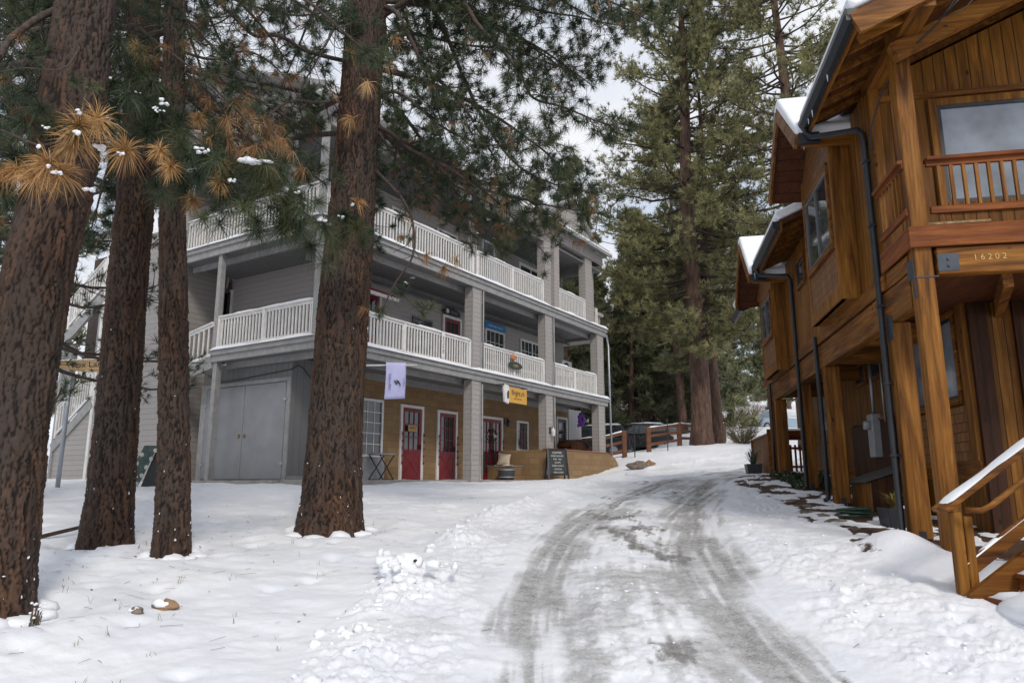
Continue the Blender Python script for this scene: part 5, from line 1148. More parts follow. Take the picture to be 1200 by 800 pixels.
# --- the left-hand trunks with the snowy sprays that hang in front of them
def sprays(parent, lst, mat, seed, name, K=150, W=.0045, spread=.9, droop=.12, Lf=1.0):
    C = []; D = []; Ls = []
    for (x, y, z), r, d in lst: C.append((x, y, z)); D.append(d); Ls.append(r*Lf)
    return needles(parent, C, D, np.array(Ls), K, W, mat, seed, name, spread=spread, droop=droop, back=.25)
t1D = dict(every=.16, tw=(.3, .7), bare=.35, dead=.12, sub=3)
l1 = [
 ([(-4.38,6.20,4.49),(-4.46,6.00,4.22),(-4.51,5.80,3.91),(-4.50,5.70,3.69),(-4.59,5.60,3.24)], .035, .02, t1D),
 ([(-4.39,6.20,4.32),(-4.71,6.40,4.40),(-5.01,6.60,4.44),(-5.49,6.80,4.62)], .02, .01, t1D),
 ([(-4.38,6.20,3.98),(-4.75,6.40,4.05),(-5.19,6.60,4.14),(-5.53,6.70,4.16)], .028, .015, t1D),
 ([(-4.37,6.20,3.41),(-4.70,6.40,3.34),(-5.04,6.60,3.31),(-5.40,6.70,3.27)], .02, .01, dict(t1D, bare=.2)),
 ([(-4.38,6.20,3.07),(-4.83,6.60,2.99),(-5.23,6.90,2.85),(-5.54,7.00,2.70)], .018, .01, dict(t1D, bare=.2)),
 ([(-3.95,5.90,3.84),(-3.83,5.60,3.50),(-3.89,5.50,3.40),(-4.03,5.40,3.37),(-4.26,5.30,3.26)], .009, .004, dict(every=.2, tw=(.15, .4), bare=.85, sub=1)),
 ([(-3.83,5.90,3.41),(-3.59,5.50,3.03),(-3.49,5.30,2.77)], .012, .007, dict(every=.4, tw=(.1, .2), bare=1, sub=0)),
 ([(-4.88,6.00,3.22),(-4.25,5.70,2.90),(-3.81,5.40,2.69),(-3.49,5.30,2.75)], .012, .007, dict(every=.3, tw=(.1, .3), bare=.8, sub=0)),
]
pine1, G1, D1, rg1 = near_pine('tall pine with a broad reddish furrowed trunk and tan dead sprays at the left edge', T1, 21, l1, (6, 4.3, 7, 3.0), cell=.095)
l2 = [
 ([(-5.61,9.20,6.39),(-4.52,7.50,5.20),(-4.20,7.20,4.98),(-3.86,7.10,4.67),(-3.56,7.00,4.43),(-3.27,6.90,4.17),(-3.05,6.80,3.91),(-2.81,6.80,3.67),(-2.53,6.70,3.29),(-2.31,6.60,2.99)], .02, .008, dict(every=.11, tw=(.3, .6), bare=.6, dead=.3, sub=2)),
 ([(-5.03,9.20,6.66),(-4.38,8.60,6.07),(-3.92,8.30,5.52),(-3.50,8.10,5.07),(-3.13,8.00,4.78),(-3.04,7.90,4.44)], .024, .008, dict(every=.14, tw=(.3, .8), bare=.55, dead=.4, sub=2)),
 ([(-4.99,9.20,5.98),(-4.53,9.00,5.53),(-4.06,8.80,5.09),(-3.60,8.60,4.49),(-3.26,8.50,4.11)], .024, .008, dict(every=.09, tw=(.3, .7), bare=.35, dead=.35, sub=3, down=.3)),
 ([(-4.95,9.20,5.58),(-4.47,9.20,5.19),(-4.13,9.30,4.86),(-3.77,9.40,4.39)], .024, .008, dict(every=.09, tw=(.3, .6), bare=.35, dead=.3, sub=3, down=.3)),
 ([(-5.45,9.20,5.98),(-5.77,9.40,5.95),(-6.04,9.60,5.80),(-6.29,9.70,5.47)], .025, .01, dict(every=.12, tw=(.3, .7), bare=.25, dead=.1, sub=3)),
 ([(-5.52,9.20,6.66),(-5.93,9.50,6.95),(-6.38,9.90,7.32),(-7.19,10.30,7.84)], .03, .012, dict(every=.12, tw=(.4, .9), bare=.2, dead=.1, sub=3)),
 ([(-5.07,9.20,6.80),(-4.73,9.80,7.39),(-4.12,10.30,7.46),(-3.59,10.80,7.66),(-2.98,11.20,8.08)], .03, .01, dict(every=.10, tw=(.4, .8), bare=.3, dead=.12, sub=3)),
]
pine2, G2, D2, rg2 = near_pine('tall pine with a thick dark trunk, middle one of the left-hand group of three trunks', T2, 22, l2, (11, 4.6, 8, 3.6))
l3 = [
 ([(-4.30,8.60,4.49),(-3.74,8.00,4.01),(-3.15,7.30,3.46),(-2.76,6.90,3.08)], .016, .007, dict(every=.3, tw=(.15, .3), bare=.9, sub=0)),
 ([(-4.42,8.60,4.97),(-4.16,7.80,4.53),(-4.00,7.00,4.03),(-3.99,6.50,3.80)], .014, .006, dict(every=.3, tw=(.15, .3), bare=.9, sub=0)),
 ([(-4.39,8.60,5.59),(-4.09,8.90,5.66),(-3.75,9.20,5.98),(-3.36,9.50,5.83),(-3.04,9.80,5.39)], .02, .007, dict(every=.12, tw=(.3, .7), bare=.35, dead=.3, sub=2)),
 ([(-4.44,8.60,6.10),(-3.92,8.20,5.69),(-3.52,7.90,5.60),(-3.16,7.60,5.73)], .016, .007, dict(every=.15, tw=(.3, .6), bare=.3, dead=.1, sub=2)),
]
pine3, G3, D3, rg3 = near_pine('slender pine trunk, rightmost and thinnest of the left-hand group of three', T3, 23, l3, (6, 4.4, 7.5, 2.6), cell=.07)
for pn, g_, d_, rg_, sd_ in ((pine1, G1, D1, rg1, 5), (pine2, G2, D2, rg2, 6), (pine3, G3, D3, rg3, 7)):
    if g_: needles(pn, [a for a, b in g_], [b for a, b in g_], rg_.uniform(.14, .2, len(g_)), 60, .0045, NEEDLE, sd_, spread=.62, tint=rg_.random(len(g_))*.8)
    if d_: needles(pn, [a for a, b in d_], [b*np.array([1, 1, -.2]) for a, b in d_], .15, 36, .0045, DEADD, sd_+10, 'dead_needles', spread=.5, droop=.6, tint=rg_.random(len(d_))*.6)
up = (0, -.2, .5); dn = (.1, -.3, -.75)
hang_g = [(p, .27, up) for p in [(-3.92,6.40,3.84),(-3.99,6.30,3.63),(-3.86,6.60,3.80),(-3.54,6.60,3.63),(-3.64,6.60,3.45),(-3.41,6.70,3.55),(-3.93,6.90,4.24),(-3.31,6.70,3.33),(-2.99,6.50,3.12),(-3.10,6.90,3.51),(-3.04,6.50,2.97),(-2.77,6.60,2.95),(-2.56,6.70,3.11),(-2.86,6.70,2.81),(-2.66,6.80,2.76),(-2.43,6.80,2.95),(-2.34,7.00,2.82),(-2.25,7.20,2.67),(-2.25,7.60,2.59),(-2.40,7.10,2.60),(-2.60,6.90,2.62),(-2.26,8.20,3.04),(-2.25,9.20,3.53),(-2.10,9.20,3.37),(-2.28,9.20,3.29),(-3.37,6.90,2.99),(-3.47,6.90,3.22),(-4.11,5.90,3.16),(-4.45,6.00,2.88),(-4.56,6.00,2.60),(-3.73,7.00,4.07),(-2.37,7.20,3.02)]]
sprays(pine3, hang_g, NEEDLE, 31, 'needle_sprays', K=230, W=.0042, droop=.3)
rgj = np.random.default_rng(77)
hang_h = [(np.array(p)+rgj.normal(0, .16, 3)*np.array([1, 1.4, .8]), .24, rgj.normal(0, .5, 3)+np.array([0, -.1, .15])) for (p, a, b) in hang_g for q in range(2)]
sprays(pine2, hang_h, NEEDLE, 34, 'needle_sprays', K=130, W=.0038, droop=.4)
hang_o = [(p, .245, (0, -.2, -.2)) for p in [(-3.47,5.30,2.78),(-3.61,5.20,2.41),(-3.19,5.50,2.67),(-3.53,5.25,2.35),(-3.46,5.50,2.95),(-3.56,5.40,2.69),(-3.84,5.40,2.40)]]+[(p, .17, dn) for p in [(-3.33,6.30,3.05),(-3.21,6.30,2.89),(-2.84,6.60,3.01),(-2.86,6.60,2.86),(-4.28,5.80,2.63),(-4.38,5.80,2.59),(-3.26,6.90,2.80),(-4.93,8.50,5.59),(-3.80,8.00,4.29)]]
sprays(pine1, hang_o, DEADN, 32, 'dead_needle_sprays', K=150, W=.006, spread=.85, droop=.28)
hang_p = [(np.array(p)+rgj.normal(0, .2, 3), rgj.uniform(.12, .22), (rgj.normal(0, .4), -.2, -.7)) for p in [(-3.61,7.40,4.28),(-3.45,7.40,4.07),(-3.20,7.30,4.12),(-2.97,7.20,3.76),(-2.74,7.10,3.61),(-3.23,7.20,3.61),(-2.67,7.40,3.86),(-2.58,7.60,3.71),(-3.78,7.60,4.07),(-3.13,7.80,4.35),(-2.66,7.20,3.26),(-3.26,7.00,3.37),(-2.54,7.80,3.64),(-2.96,7.00,3.41)] for q in range(2)]
sprays(pine2, hang_p, DEADD, 35, 'dead_needle_sprays', K=50, W=.005, spread=.6, droop=.5)
hang_4 = [(p, .22, d) for p, d in zip([(-2.38,9.60,6.24),(-1.73,9.50,6.39),(-1.81,9.50,5.97),(-2.13,9.60,5.72),(-2.40,9.80,5.28),(-2.18,9.60,3.90),(-3.41,8.80,4.72),(-3.05,8.80,4.41),(-1.07,10.80,3.26),(-1.34,10.80,3.47),(-0.87,10.80,3.40),(-0.13,10.50,4.27)], [(0, -.2, .1), (.3, -.2, .1), (.2, -.2, -.5), (-.1, -.2, -.6), (-.6, -.2, -.2), (.6, -.2, .1), dn, dn, dn, dn, dn, dn])]
sprays(pine4, hang_4, DEADN, 33, 'dead_needle_sprays', K=60, W=.006, spread=.6, droop=.5)
snow_tufts(pine3, [(-3.89,6.30,3.81),(-3.46,6.40,3.55),(-3.42,6.40,3.52),(-2.90,6.30,3.05),(-3.79,6.60,3.84),(-3.10,6.50,2.95),(-2.70,6.50,2.84),(-2.35,7.00,2.97),(-2.21,7.00,2.93),(-2.16,7.00,2.82),(-2.23,8.00,3.01),(-2.15,9.10,3.64),(-2.26,9.10,3.46),(-2.42,9.00,3.33),(-3.39,6.40,3.61),(-2.98,6.30,3.08),(-3.51,5.70,2.78),(-3.76,6.00,2.54)], 4, (.025, .05), .6)
m = MB(); p = [(-2.66,6.60,3.10),(-2.41,6.60,3.08)]; [m.lumpy(Vector(p[0]).lerp(Vector(p[1]), u)-pine3.location+Vector((0, 0, .01*math.sin(u*9))), (.05, .035, .022+.012*math.sin(u*5)), n=8, seed=int(u*10), amp=.45) for u in (0, .2, .4, .6, .8, 1)]; m.build('needle_snow', SNOW, pine3, True)
snow_tufts(pine1, [(-3.41,5.20,2.85),(-3.66,5.20,2.72),(-3.53,5.10,2.35),(-3.10,5.30,2.55),(-3.50,5.15,2.32),(-3.41,5.20,2.68),(-3.68,5.20,2.56)], 5, (.02, .035), .7)

# --- pines further off
def conifer(name_label, x, y, H, r, zfirst, prof, nb, seed, tl, K, W, mat, group=None, cat='tree', z=None, twigs=6, bark=None, lean=(0, 0), link=None, sparse=0., bl=1.0, two=False):
    zb = Z(x, y) if z is None else z; t = thing('pine_tree', name_label, cat, WORLD, (x, y, zb), group=group); rg = np.random.default_rng(seed)
    zz = np.linspace(-.4, H, 26); P = np.stack([lean[0]*zz+.12*np.sin(zz*.35+seed), lean[1]*zz+.1*np.cos(zz*.3), zz], 1)
    n = 14; rr = r*np.clip(1-(np.clip(zz, 0, H)/H)**1.15, .02, 1)*(1+.35*np.exp(-np.clip(zz+.3, 0, 9)/.5)); m = MB()
    m.tube([tuple(p) for p in P], list(rr), n); m.build('trunk', bark or FBARK, t, True)
    tb = Tubes(); off = np.array([x, y, zb]); C = []; D = []; TI = []
    for k in range(nb):
        u = (k+rg.random())/nb; zc = zfirst+(H-zfirst)*u**.95; a = rg.uniform(0, 2*math.pi); Rm = prof(zc)*rg.uniform(.65, 1.08)*bl
        if rg.random() < sparse: continue
        d = np.array([math.cos(a), math.sin(a), 0]); b0 = np.array([np.interp(zc, P[:, 2], P[:, 0]), np.interp(zc, P[:, 2], P[:, 1]), zc])
        rise = .25-.75*(1-u); pts = [b0]; 
        for j in range(1, 6): s_ = j/5; pts.append(b0+d*Rm*s_+np.array([0, 0, Rm*(rise*s_+.38*s_*s_)])+rg.normal(0, .05*Rm*s_*.6, 3))
        S = spline(pts, Rm/14); tb.add(S+off, max(.02, r*.16*(1-u)+.015), .012, 5)
        for q in range(int(twigs*max(1, Rm/1.6))):
            s_ = rg.uniform(.22, 1)**.8; i = min(int(s_*(len(S)-1)), len(S)-2); v = S[i+1]-S[i]; v /= np.linalg.norm(v)+1e-9
            w = v*.6+rg.normal(0, .6, 3)*np.array([1, 1, .55])+np.array([0, 0, .18]); w /= np.linalg.norm(w); l = rg.uniform(.3, .8)*(.5+.5*Rm/4)
            e = S[i]+w*l; mid_ = S[i]+w*l*.5+np.array([0, 0, -.05*l]); tb.add(np.array([S[i], mid_, e])+off, .012, .006, 4)
            tt = rg.random()
            for g_ in range(3):
                c_ = (e if g_ == 0 else S[i]+w*l*rg.uniform(.35, .95)+rg.normal(0, .13, 3)); ww = w+rg.normal(0, .4, 3)+np.array([0, 0, .45]); C.append(c_+off); D.append(ww); TI.append(np.clip(tt+rg.normal(0, .15), 0, 1))
    tb.build('branches', BBARK, t)
    needles(t, C, D, rg.uniform(tl*.75, tl*1.15, len(C)), K, W, mat, seed, 'crown', spread=.5, two=two, droop=.05, tint=np.array(TI)*.9)
    return t
def profA(z): return np.interp(z, [4, 8, 12, 16, 20, 24, 28, 31], [3.4, 4.6, 4.7, 4.1, 3.2, 2.3, 1.4, .3])
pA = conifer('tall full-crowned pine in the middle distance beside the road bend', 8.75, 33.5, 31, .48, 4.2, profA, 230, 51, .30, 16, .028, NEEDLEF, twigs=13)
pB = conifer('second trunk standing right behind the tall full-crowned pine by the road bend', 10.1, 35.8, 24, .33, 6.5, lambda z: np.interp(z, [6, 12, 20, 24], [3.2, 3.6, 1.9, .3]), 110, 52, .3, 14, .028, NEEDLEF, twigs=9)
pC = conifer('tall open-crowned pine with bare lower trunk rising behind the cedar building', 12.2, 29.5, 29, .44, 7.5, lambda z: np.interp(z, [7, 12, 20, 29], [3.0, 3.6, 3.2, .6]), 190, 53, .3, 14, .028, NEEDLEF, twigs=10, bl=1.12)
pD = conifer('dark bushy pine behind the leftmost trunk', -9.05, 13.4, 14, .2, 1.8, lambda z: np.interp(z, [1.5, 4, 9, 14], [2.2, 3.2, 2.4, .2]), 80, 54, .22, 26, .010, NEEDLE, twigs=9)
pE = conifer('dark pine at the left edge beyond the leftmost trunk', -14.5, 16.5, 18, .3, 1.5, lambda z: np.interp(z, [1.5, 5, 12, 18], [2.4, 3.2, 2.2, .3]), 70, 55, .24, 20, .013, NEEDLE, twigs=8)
# forest on the slope: three individuals, then copies
fl_ = ['mid green pine standing in the forest up the slope', 'dark snow-dusted fir standing in the forest up the slope', 'thin tall pine standing in the forest up the slope']
protos = []
for i, (H, r, zf, nb, pr) in enumerate(((17, .26, 2.6, 60, lambda z: np.interp(z, [2, 6, 12, 17], [2.6, 3.0, 2.0, .3])), (14, .22, .8, 64, lambda z: np.interp(z, [.5, 4, 9, 14], [2.9, 2.6, 1.5, .2])), (21, .24, 6.0, 48, lambda z: np.interp(z, [5, 10, 17, 21], [1.9, 2.5, 1.8, .2])))):
    sp = [(9.2, 52), (17.5, 66), (4.6, 50)][i]
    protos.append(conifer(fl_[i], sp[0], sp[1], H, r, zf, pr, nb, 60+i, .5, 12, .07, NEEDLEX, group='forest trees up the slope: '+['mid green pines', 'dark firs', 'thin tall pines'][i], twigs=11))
rgf = random.Random(9); k = 0
spots = [(3.6, 46.5, 1), (8.4, 49, 1), (12.8, 46, 0), (15.2, 54, 1), (17.8, 58, 0), (6.6, 52, 1), (14.8, 62, 1), (10.2, 56, 0), (5.2, 56, 0), (7.4, 60, 2), (12.2, 58, 1), (14.0, 70, 0), (11.0, 48, 2), (8, 72, 1), (3.0, 60, 1), (19.5, 84, 0), (23, 92, 1), (27.5, 98, 0), (31, 88, 1), (20, 105, 2), (15, 92, 1), (11, 84, 0), (7, 90, 1), (33, 104, 1), (38, 96, 0), (25, 118, 1), (12.5, 64, 1), (16.5, 80, 1), (21, 76, 1), (30, 75, 0), (35, 82, 2), (40, 110, 1), (28, 125, 1), (17, 118, 0), (10, 110, 1), (3, 100, 0), (-2, 70, 1), (-6, 80, 0), (-12, 60, 1), (-18, 52, 0), (-24, 46, 1), (-22, 34, 0), (-30, 40, 2), (-16, 42, 1), (42, 70, 0), (36, 60, 1), (30, 52, 2), (26, 44, 0), (13.5, 50, 1), (5.8, 66, 0), (1.2, 48, 1), (34, 132, 1), (44, 128, 0), (22, 140, 1)]
for (x_, y_, i) in spots:
    c_ = dup(protos[i]); c_.location = (x_+rgf.uniform(-.6, .6), y_+rgf.uniform(-1, 1), Z(x_, y_)-.1); c_.rotation_euler = (0, 0, rgf.uniform(0, 6.28)); s_ = rgf.uniform(.8, 1.25); c_.scale = (s_, s_, s_*rgf.uniform(.92, 1.1))
# bare twiggy shrubs
def shrub(lab, x, y, h, n, seed, mat, spread=.7):
    t = thing('shrub', lab, 'shrub', WORLD, (x, y, Z(x, y)-.05)); rg = np.random.default_rng(seed); tb = Tubes(); o = np.array(t.location)
    for k in range(n):
        a = rg.uniform(0, 6.28); d = np.array([math.cos(a)*spread, math.sin(a)*spread, 1]); d /= np.linalg.norm(d); l = h*rg.uniform(.5, 1.1); w = [o+np.array([math.cos(a), math.sin(a), 0])*rg.uniform(0, .2*h)]
        for j in range(6): d = d+rg.normal(0, .15, 3); d /= np.linalg.norm(d); w.append(w[-1]+d*l/6)
        tb.add(w, .014, .004, 4)
        for q in range(5): j = rg.integers(2, 6); e = w[j]+rg.normal(0, .15*h, 3)+np.array([0, 0, .08*h]); tb.add([w[j], (w[j]+e)/2+rg.normal(0, .02, 3), e], .007, .003, 3)
    tb.build('stems', mat, t); return t
TWIG = plain('twig_tan', (.22, .14, .09), .9, var=.4); TWG = plain('twig_olive', (.11, .105, .05), .9, var=.4)
shrub('bare reddish-brown bush on the snowy slope right of the tall pine', 12.1, 38.5, 1.3, 50, 1, TWIG); shrub('olive bush at the foot of the twin pine trunks', 10.7, 33.4, 1.3, 70, 2, TWG); shrub('tan twiggy bush high on the snowy track', 17.5, 60, 2.8, 60, 3, TWIG)
shrub('low olive bush behind the rail fence', 5.6, 41, 2.0, 70, 4, TWG); shrub('ochre bush between the fence and the forest', 7.2, 44, 2.4, 70, 5, TWG); shrub('pale bush beside the parked pickup', 20.8, 63.5, 3., 60, 6, TWIG); shrub('grey twiggy bush on the slope above the pickup', 24, 73, 3.2, 60, 7, TWIG)

# ---------------------------------------------------------------- fence, vehicles, stones, wires
def rail_fence(lab, pts, h=1.02, stake=None):
    x0, y0 = pts[0]; t = thing('rail_fence', lab, 'fence', WORLD, (x0, y0, Z(x0, y0))); o = Vector(t.location); m = MB(); rg = random.Random(len(pts))
    P = [Vector((x, y, Z(x, y)))-o for x, y in pts]
    for p in P: q = MB(); q.box(p.x-.1, p.x+.1, p.y-.1, p.y+.1, p.z-.3, p.z+h+.1); q.build('post', BROWNW, t, bevel=.02)
    for a, b in zip(P[:-1], P[1:]):
        for z_ in (.35, .72, h): q = MB(); q.bar(a+Vector((0, 0, z_+rg.uniform(-.05, .05))), b+Vector((0, 0, z_+rg.uniform(-.05, .05))), .06, .13); q.build('rail', BROWNW, t, bevel=.015)
        m.snow(a+Vector((0, 0, h+.07)), b+Vector((0, 0, h+.07)), .1, .06)
    m.build('snow', SNOW, t, True); return t
rail_fence('brown rail fence with snowy rails running past the big pine', [(6.2, 32.8), (8.0, 34.5), (10.2, 37.5), (12.2, 41.5)])
rail_fence('short brown rail fence by the right corner of the shop building', [(5.0, 32.2), (3.9, 31.9), (2.6, 33.4)], 1.1)
for (x_, y_, lab) in ((5.35, 31.6, 'thin dark metal stake in the snow between the two rail fences'), (6.95, 32.3, 'thin dark metal stake in front of the longer rail fence')):
    t = thing('metal_stake', lab, 'stake', WORLD, (x_, y_, Z(x_, y_))); m = MB(); m.tube([(0, 0, -.2), (.02, 0, 1.35)], .022, 6); m.tube([(.02, 0, 1.35), (.02, 0, 1.42)], .035, 6); m.build('rod', BLACK, t)
def car(lab, x, y, rz, paint, kind='suv', snow=True):
    t = thing('parked_car' if kind != 'pickup' else 'pickup_truck', lab, 'car' if kind != 'pickup' else 'truck', WORLD, (x, y, Z(x, y)-.04), rz=rz)
    L2 = 2.35 if kind != 'pickup' else 2.75
    if kind == 'suv':
        low = [(-L2, .42), (-L2, .95), (-L2+.12, 1.05), (1.15, 1.02), (2.1, .92), (L2, .72), (L2, .4), (L2-.15, .3), (-L2+.1, .3)]
        cab = [(-L2+.12, 1.04), (-L2+.35, 1.62), (-1.6, 1.74), (.2, 1.72), (1.15, 1.04)]; gl = [(-L2+.32, 1.1), (-L2+.5, 1.55), (.15, 1.62), (.95, 1.1)]
    else:
        low = [(-L2, .5), (-L2, 1.15), (-.6, 1.15), (-.5, 1.1), (1.2, 1.1), (2.3, 1.05), (L2, .85), (L2, .45), (L2-.15, .38), (-L2+.1, .42)]
        cab = [(-.75, 1.1), (-.6, 1.8), (.6, 1.82), (1.35, 1.1)]; gl = [(-.62, 1.2), (-.5, 1.7), (.55, 1.72), (1.1, 1.2)]
    m = MB(); m.prism(low, -.9, .9, 'y'); m.prism(cab, -.74, .74, 'y'); b = m.build('body', paint, t, bevel=.07); b.modifiers[0].segments = 3
    m = MB(); m.prism(gl, -.755, .755, 'y'); w = m.build('window', GLASS, t, bevel=.01)
    for sx in ((-L2+.85, L2-.9)):
        for sy in (-1, 1):
            m = MB(); pr = [(.36*math.cos(k*math.pi/10), .36*math.sin(k*math.pi/10)+.36) for k in range(20)]; m.prism([(sx+a, b_) for a, b_ in pr], sy*.70, sy*.93, 'y'); wl = m.build('wheel', BLACK, t)
            m = MB(); m.prism([(sx+a*.6, (b_-.36)*.6+.36) for a, b_ in pr], sy*.92, sy*.94, 'y'); m.build('rim', STEEL, wl)
    for sy in (-1, 1):
        m = MB(); m.box(L2-.06, L2+.01, sy*.8-.14, sy*.8+.14, .62, .76); m.build('headlight', WHITE, t); m = MB(); m.box(-L2-.01, -L2+.06, sy*.8-.08, sy*.8+.08, .78, 1.0); m.build('tail_light', RED, t)
    m = MB(); m.box(-L2-.04, -L2+.1, -.85, .85, .4, .58); m.build('bumper', BLACK, t); m = MB(); m.box(L2-.1, L2+.04, -.85, .85, .4, .56); m.build('bumper', BLACK, t)
    if snow:
        m = MB(); a0, a1 = (-1.9, .1) if kind == 'suv' else (-.55, .5); zt = 1.74 if kind == 'suv' else 1.82
        m.snow((a0, 0, zt), (a1, 0, zt), 1.4, .16, seg=.2); m.build('snow', SNOW, t, True)
    return t
BLK = plain('black_car_paint', (.012, .013, .016), .18, .1, .2); BLU = plain('pale_blue_paint', (.30, .38, .46), .3, .1, .05)
car('black car with a snowy roof parked beyond the gap between the rail fences', 7.3, 44, R(195), BLK); car('dark car seen just right of the shop building corner', 4.3, 40.5, R(165), plain('dark_grey_car_paint', (.03, .035, .038), .2, .2, .2))
car('pale blue pickup truck parked up the snowy slope beyond the cedar building', 22.0, 60, R(205), BLU, 'pickup')
def rock(lab, x, y, s_, seed, mat, snowy=True, dz=0):
    t = thing('rock', lab, 'rock', WORLD, (x, y, HZ(x, y)+dz)); m = MB(); m.blob((0, 0, s_*.25), (s_, s_*.7, s_*.55), n=9, seed=seed, rough=.35); m.build('stone', mat, t)
    if snowy: m = MB(); m.blob((-s_*.35, s_*.1, s_*.42), (s_*.95, s_*.75, s_*.42), n=8, seed=seed+2, rough=.18); m.build('snow', SNOW, t, True)
STONE = plain('tan_stone', (.26, .16, .09), .85, var=.4, nscale=8, bump=.6); STG = plain('grey_stone', (.17, .14, .11), .85, var=.4, nscale=8, bump=.6)
rock('tan rock half under snow in the foreground left lawn', -2.98, 6.5, .10, 3, STONE); rock('small dark rock under a snow cap left of the tan rock', -3.12, 6.28, .06, 5, STG)
rock('brown boulder at the right end of the low block wall', 5.0, 28.8, .38, 7, STG, False); rock('small stone by the boulder at the wall end', 5.5, 29.3, .25, 9, STONE)
rock('round grey stone beside the roadside planter', 6.9, 18.9, .16, 11, STG, False)
ch = thing('snow_lump', 'knobbly heap of hard snow chunks at the edge of the lawn', 'snow heap', WORLD, (-1.08, 7.6, HZ(-1.08, 7.6)-.03)); m = MB(); rg = random.Random(2)
DSN = snowmat('dirty_snow')
m.lumpy((0, 0, -.03), (.26, .32, .12), 30, 3, .35, 3.5); m.lumpy((.02, -.08, .07), (.15, .12, .09), 24, 5, .38, 2.8); m.lumpy((-.14, -.16, .02), (.10, .1, .08), 18, 7, .4, 2.6)
for k in range(12): m.lumpy((rg.gauss(0, .22), rg.gauss(0, .3), .03+rg.uniform(0, .06)), (rg.uniform(.03, .08), rg.uniform(.03, .08), rg.uniform(.03, .06)), n=10, seed=k, amp=.45)
m.build('chunks', SNOW, ch, True); m = MB(); m.blob((.12, -.2, .10), (.02, .012, .016), n=4, seed=1); m.blob((-.02, -.2, .06), (.035, .012, .02), n=4, seed=2); m.build('dirt_spots', MATS['soil'], ch)
# loose chunks along the ploughed edge
m = MB(); rg = random.Random(8); bp = np.array(BERM)
for k in range(150):
    i = rg.randrange(12, len(BERM)-40); x_, y_ = BERM[i]; x_ += rg.gauss(.15, .22); y_ += rg.uniform(-.3, .3); s_ = min(.05, .012*rg.paretovariate(1.6)); m.lumpy((x_, y_, HZ(x_, y_)), (s_*rg.uniform(.7, 1.5), s_*rg.uniform(.6, 1.3), s_*.7), n=6, seed=k, amp=.5)
for k in range(160):
    y_ = rg.uniform(4.6, 16); x_ = rg.uniform(0, 1)*(3.6-2.6)+2.7+max(0, (y_-8)*.22) if rg.random() < .6 else rg.uniform(.5, 1.6)+max(0, (y_-8)*.3); s_ = rg.uniform(.006, .018); m.lumpy((x_, y_, HZ(x_, y_)), (s_*1.3, s_, s_*.7), n=5, seed=k, amp=.5)
o = m.build('snow_crumbs', SNOW, smooth=True); props(o, 'loose crumbs of snow scattered along the ploughed road edge', 'snow', kind='stuff')
# fallen sticks, grass tips and cones on the lawn
def stick(lab, pts, r):
    q = Vector((pts[0][0], pts[0][1], HZ(*pts[0][:2]))); t = thing('fallen_branch', lab, 'branch', WORLD, q); m = MB()
    P = [Vector((x, y, HZ(x, y)+h))-q for x, y, h in pts]; m.tube(P, [r, r*.8, r*.3][:len(P)] if len(P) == 3 else r, 6); m.tube([P[1], P[1].lerp(P[-1], .5)+Vector((.1, -.15, .03))], r*.4, 5); m.build('wood', BBARK, t); m = MB(); m.snow(P[0]+Vector((0, 0, r*.7)), P[1]+Vector((0, 0, r*.7)), r*1.6, r*.8); m.build('snow', SNOW, t, True)
stick('snow-topped fallen branch on the lawn between the first two trunks', [(-6.2, 9.7, .03), (-5.95, 10.2, .1), (-5.7, 10.7, .25)], .035)
g0 = blades(0, .1, .05, 1); rg = random.Random(31); gm = MB()
for k in range(60):
    x_ = rg.uniform(-5.2, -1.7); y_ = rg.uniform(4.6, 10); z_ = HZ(x_, y_); b_ = blades(rg.randint(2, 4), rg.uniform(.05, .12), .07, k, .0018); gm.add([(a+x_, b+y_, c+z_-.01) for a, b, c in b_.v], b_.f)
props(gm.build('grass', DRYG), 'dry grass tips poking through the snowy lawn', 'grass', kind='stuff')
t = thing('snowy_weed', 'snow-crusted dead weed at the foot of the leftmost trunk', 'plant', WORLD, (-3.72, 5.9, HZ(-3.72, 5.9))); m = blades(26, .2, .08, 4, .005); m.build('stems', plain('dead_weed', (.12, .09, .06), .9), t); m = MB()
for k in range(14): m.blob((rg.uniform(-.05, .05), rg.uniform(-.05, .05), rg.uniform(.05, .19)), (.014, .014, .01), n=3, seed=k)
m.build('snow', SNOW, t, True)
# greenery patches at the foot of the cedar building
def groundcover():
    m = MB(); rg = random.Random(12)
    for k in range(150):
        v_ = rg.uniform(6.9, 9.9); w_ = rg.uniform(-.9, .25); p = RF.w(v_, w_); z_ = Z(p.x, p.y); b_ = blades(6, .16, .16, k, .012); m.add([(a+p.x, b+p.y, c+z_) for a, b, c in b_.v], b_.f)
    return m
props(groundcover().build('ground_cover', plain('ivy_green', (.035, .06, .02), .6, var=.5, nscale=20)), 'low green plants between the far cedar posts', 'plants', kind='stuff')
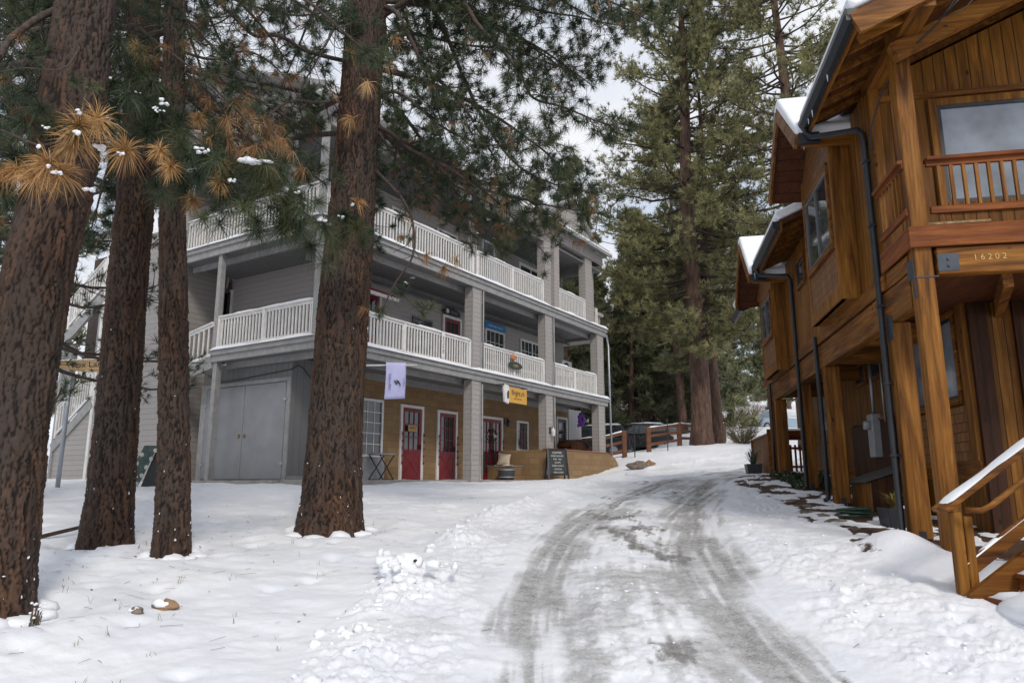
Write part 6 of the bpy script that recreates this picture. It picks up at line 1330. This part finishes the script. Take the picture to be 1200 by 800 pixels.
# flat stones along the walk by the cedar building
rg = random.Random(4)
for k, (v_, w_) in enumerate(((2.0, .42), (2.5, .5), (3.1, .55), (3.7, .6), (4.4, .55), (5.1, .62))):
    p = RF.w(v_, w_); t = thing('edging_stone', 'flat grey-brown edging stone by the cedar posts, %s in the row' % ('nearest the stairs|second from the stairs|third from the stairs|fourth from the stairs|next to last|farthest'.split('|')[k]), 'stone', WORLD, (p.x, p.y, HZ(p.x, p.y)-.02), rz=rg.uniform(0, 3), group='flat edging stones by the cedar posts'); m = MB(); m.blob((0, 0, 0), (.17, .12, .045), n=6, seed=k, rough=.3); m.build('stone', STG, t)
# overhead wires behind the shop building
for i, (a, b, lab) in enumerate((((-6, 34, 15.4), (14, 40, 12.6), 'upper overhead wire crossing behind the gable'), ((-6, 34, 14.8), (14, 40, 12.0), 'lower overhead wire crossing behind the gable'))):
    t = thing('overhead_wire', lab, 'wire', WORLD, a); A = Vector(a); B = Vector(b); m = MB(); m.tube([Vector((0, 0, 0)).lerp(B-A, k/12)-Vector((0, 0, .5*math.sin(math.pi*k/12))) for k in range(13)], .018, 4); m.build('cable', BLACK, t)

# needles, twigs and bark flakes fallen on the snow
rg = np.random.default_rng(19); m = MB(); spots_ = []
for tx, ty, n_ in ((-4.05, 6.2, 70), (-5.05, 9.2, 70), (-3.95, 8.6, 60), (-2.58, 10.5, 80)):
    for k in range(n_): a = rg.uniform(0, 6.28); q = .3+abs(rg.normal(0, .75)); spots_.append((tx+q*math.cos(a), ty+q*math.sin(a)))
for k in range(120): spots_.append((rg.uniform(-5.5, 3.6), rg.uniform(4.6, 14)))
for (x_, y_) in spots_:
    z_ = HZ(x_, y_)+.006; a = rg.uniform(0, 3.14); l = rg.uniform(.01, .06) if rg.random() < .85 else rg.uniform(.06, .12); w = rg.uniform(.001, .002) if l > .02 else rg.uniform(.003, .006)
    m.bar((x_-l*math.cos(a), y_-l*math.sin(a), z_), (x_+l*math.cos(a), y_+l*math.sin(a), z_+rg.uniform(0, .012)), w*2, w)
props(m.build('litter', plain('litter_brown', (.075, .045, .028), .9, var=.5, nscale=30)), 'fallen needles and bark flakes on the snow round the trunks', 'litter', kind='stuff')
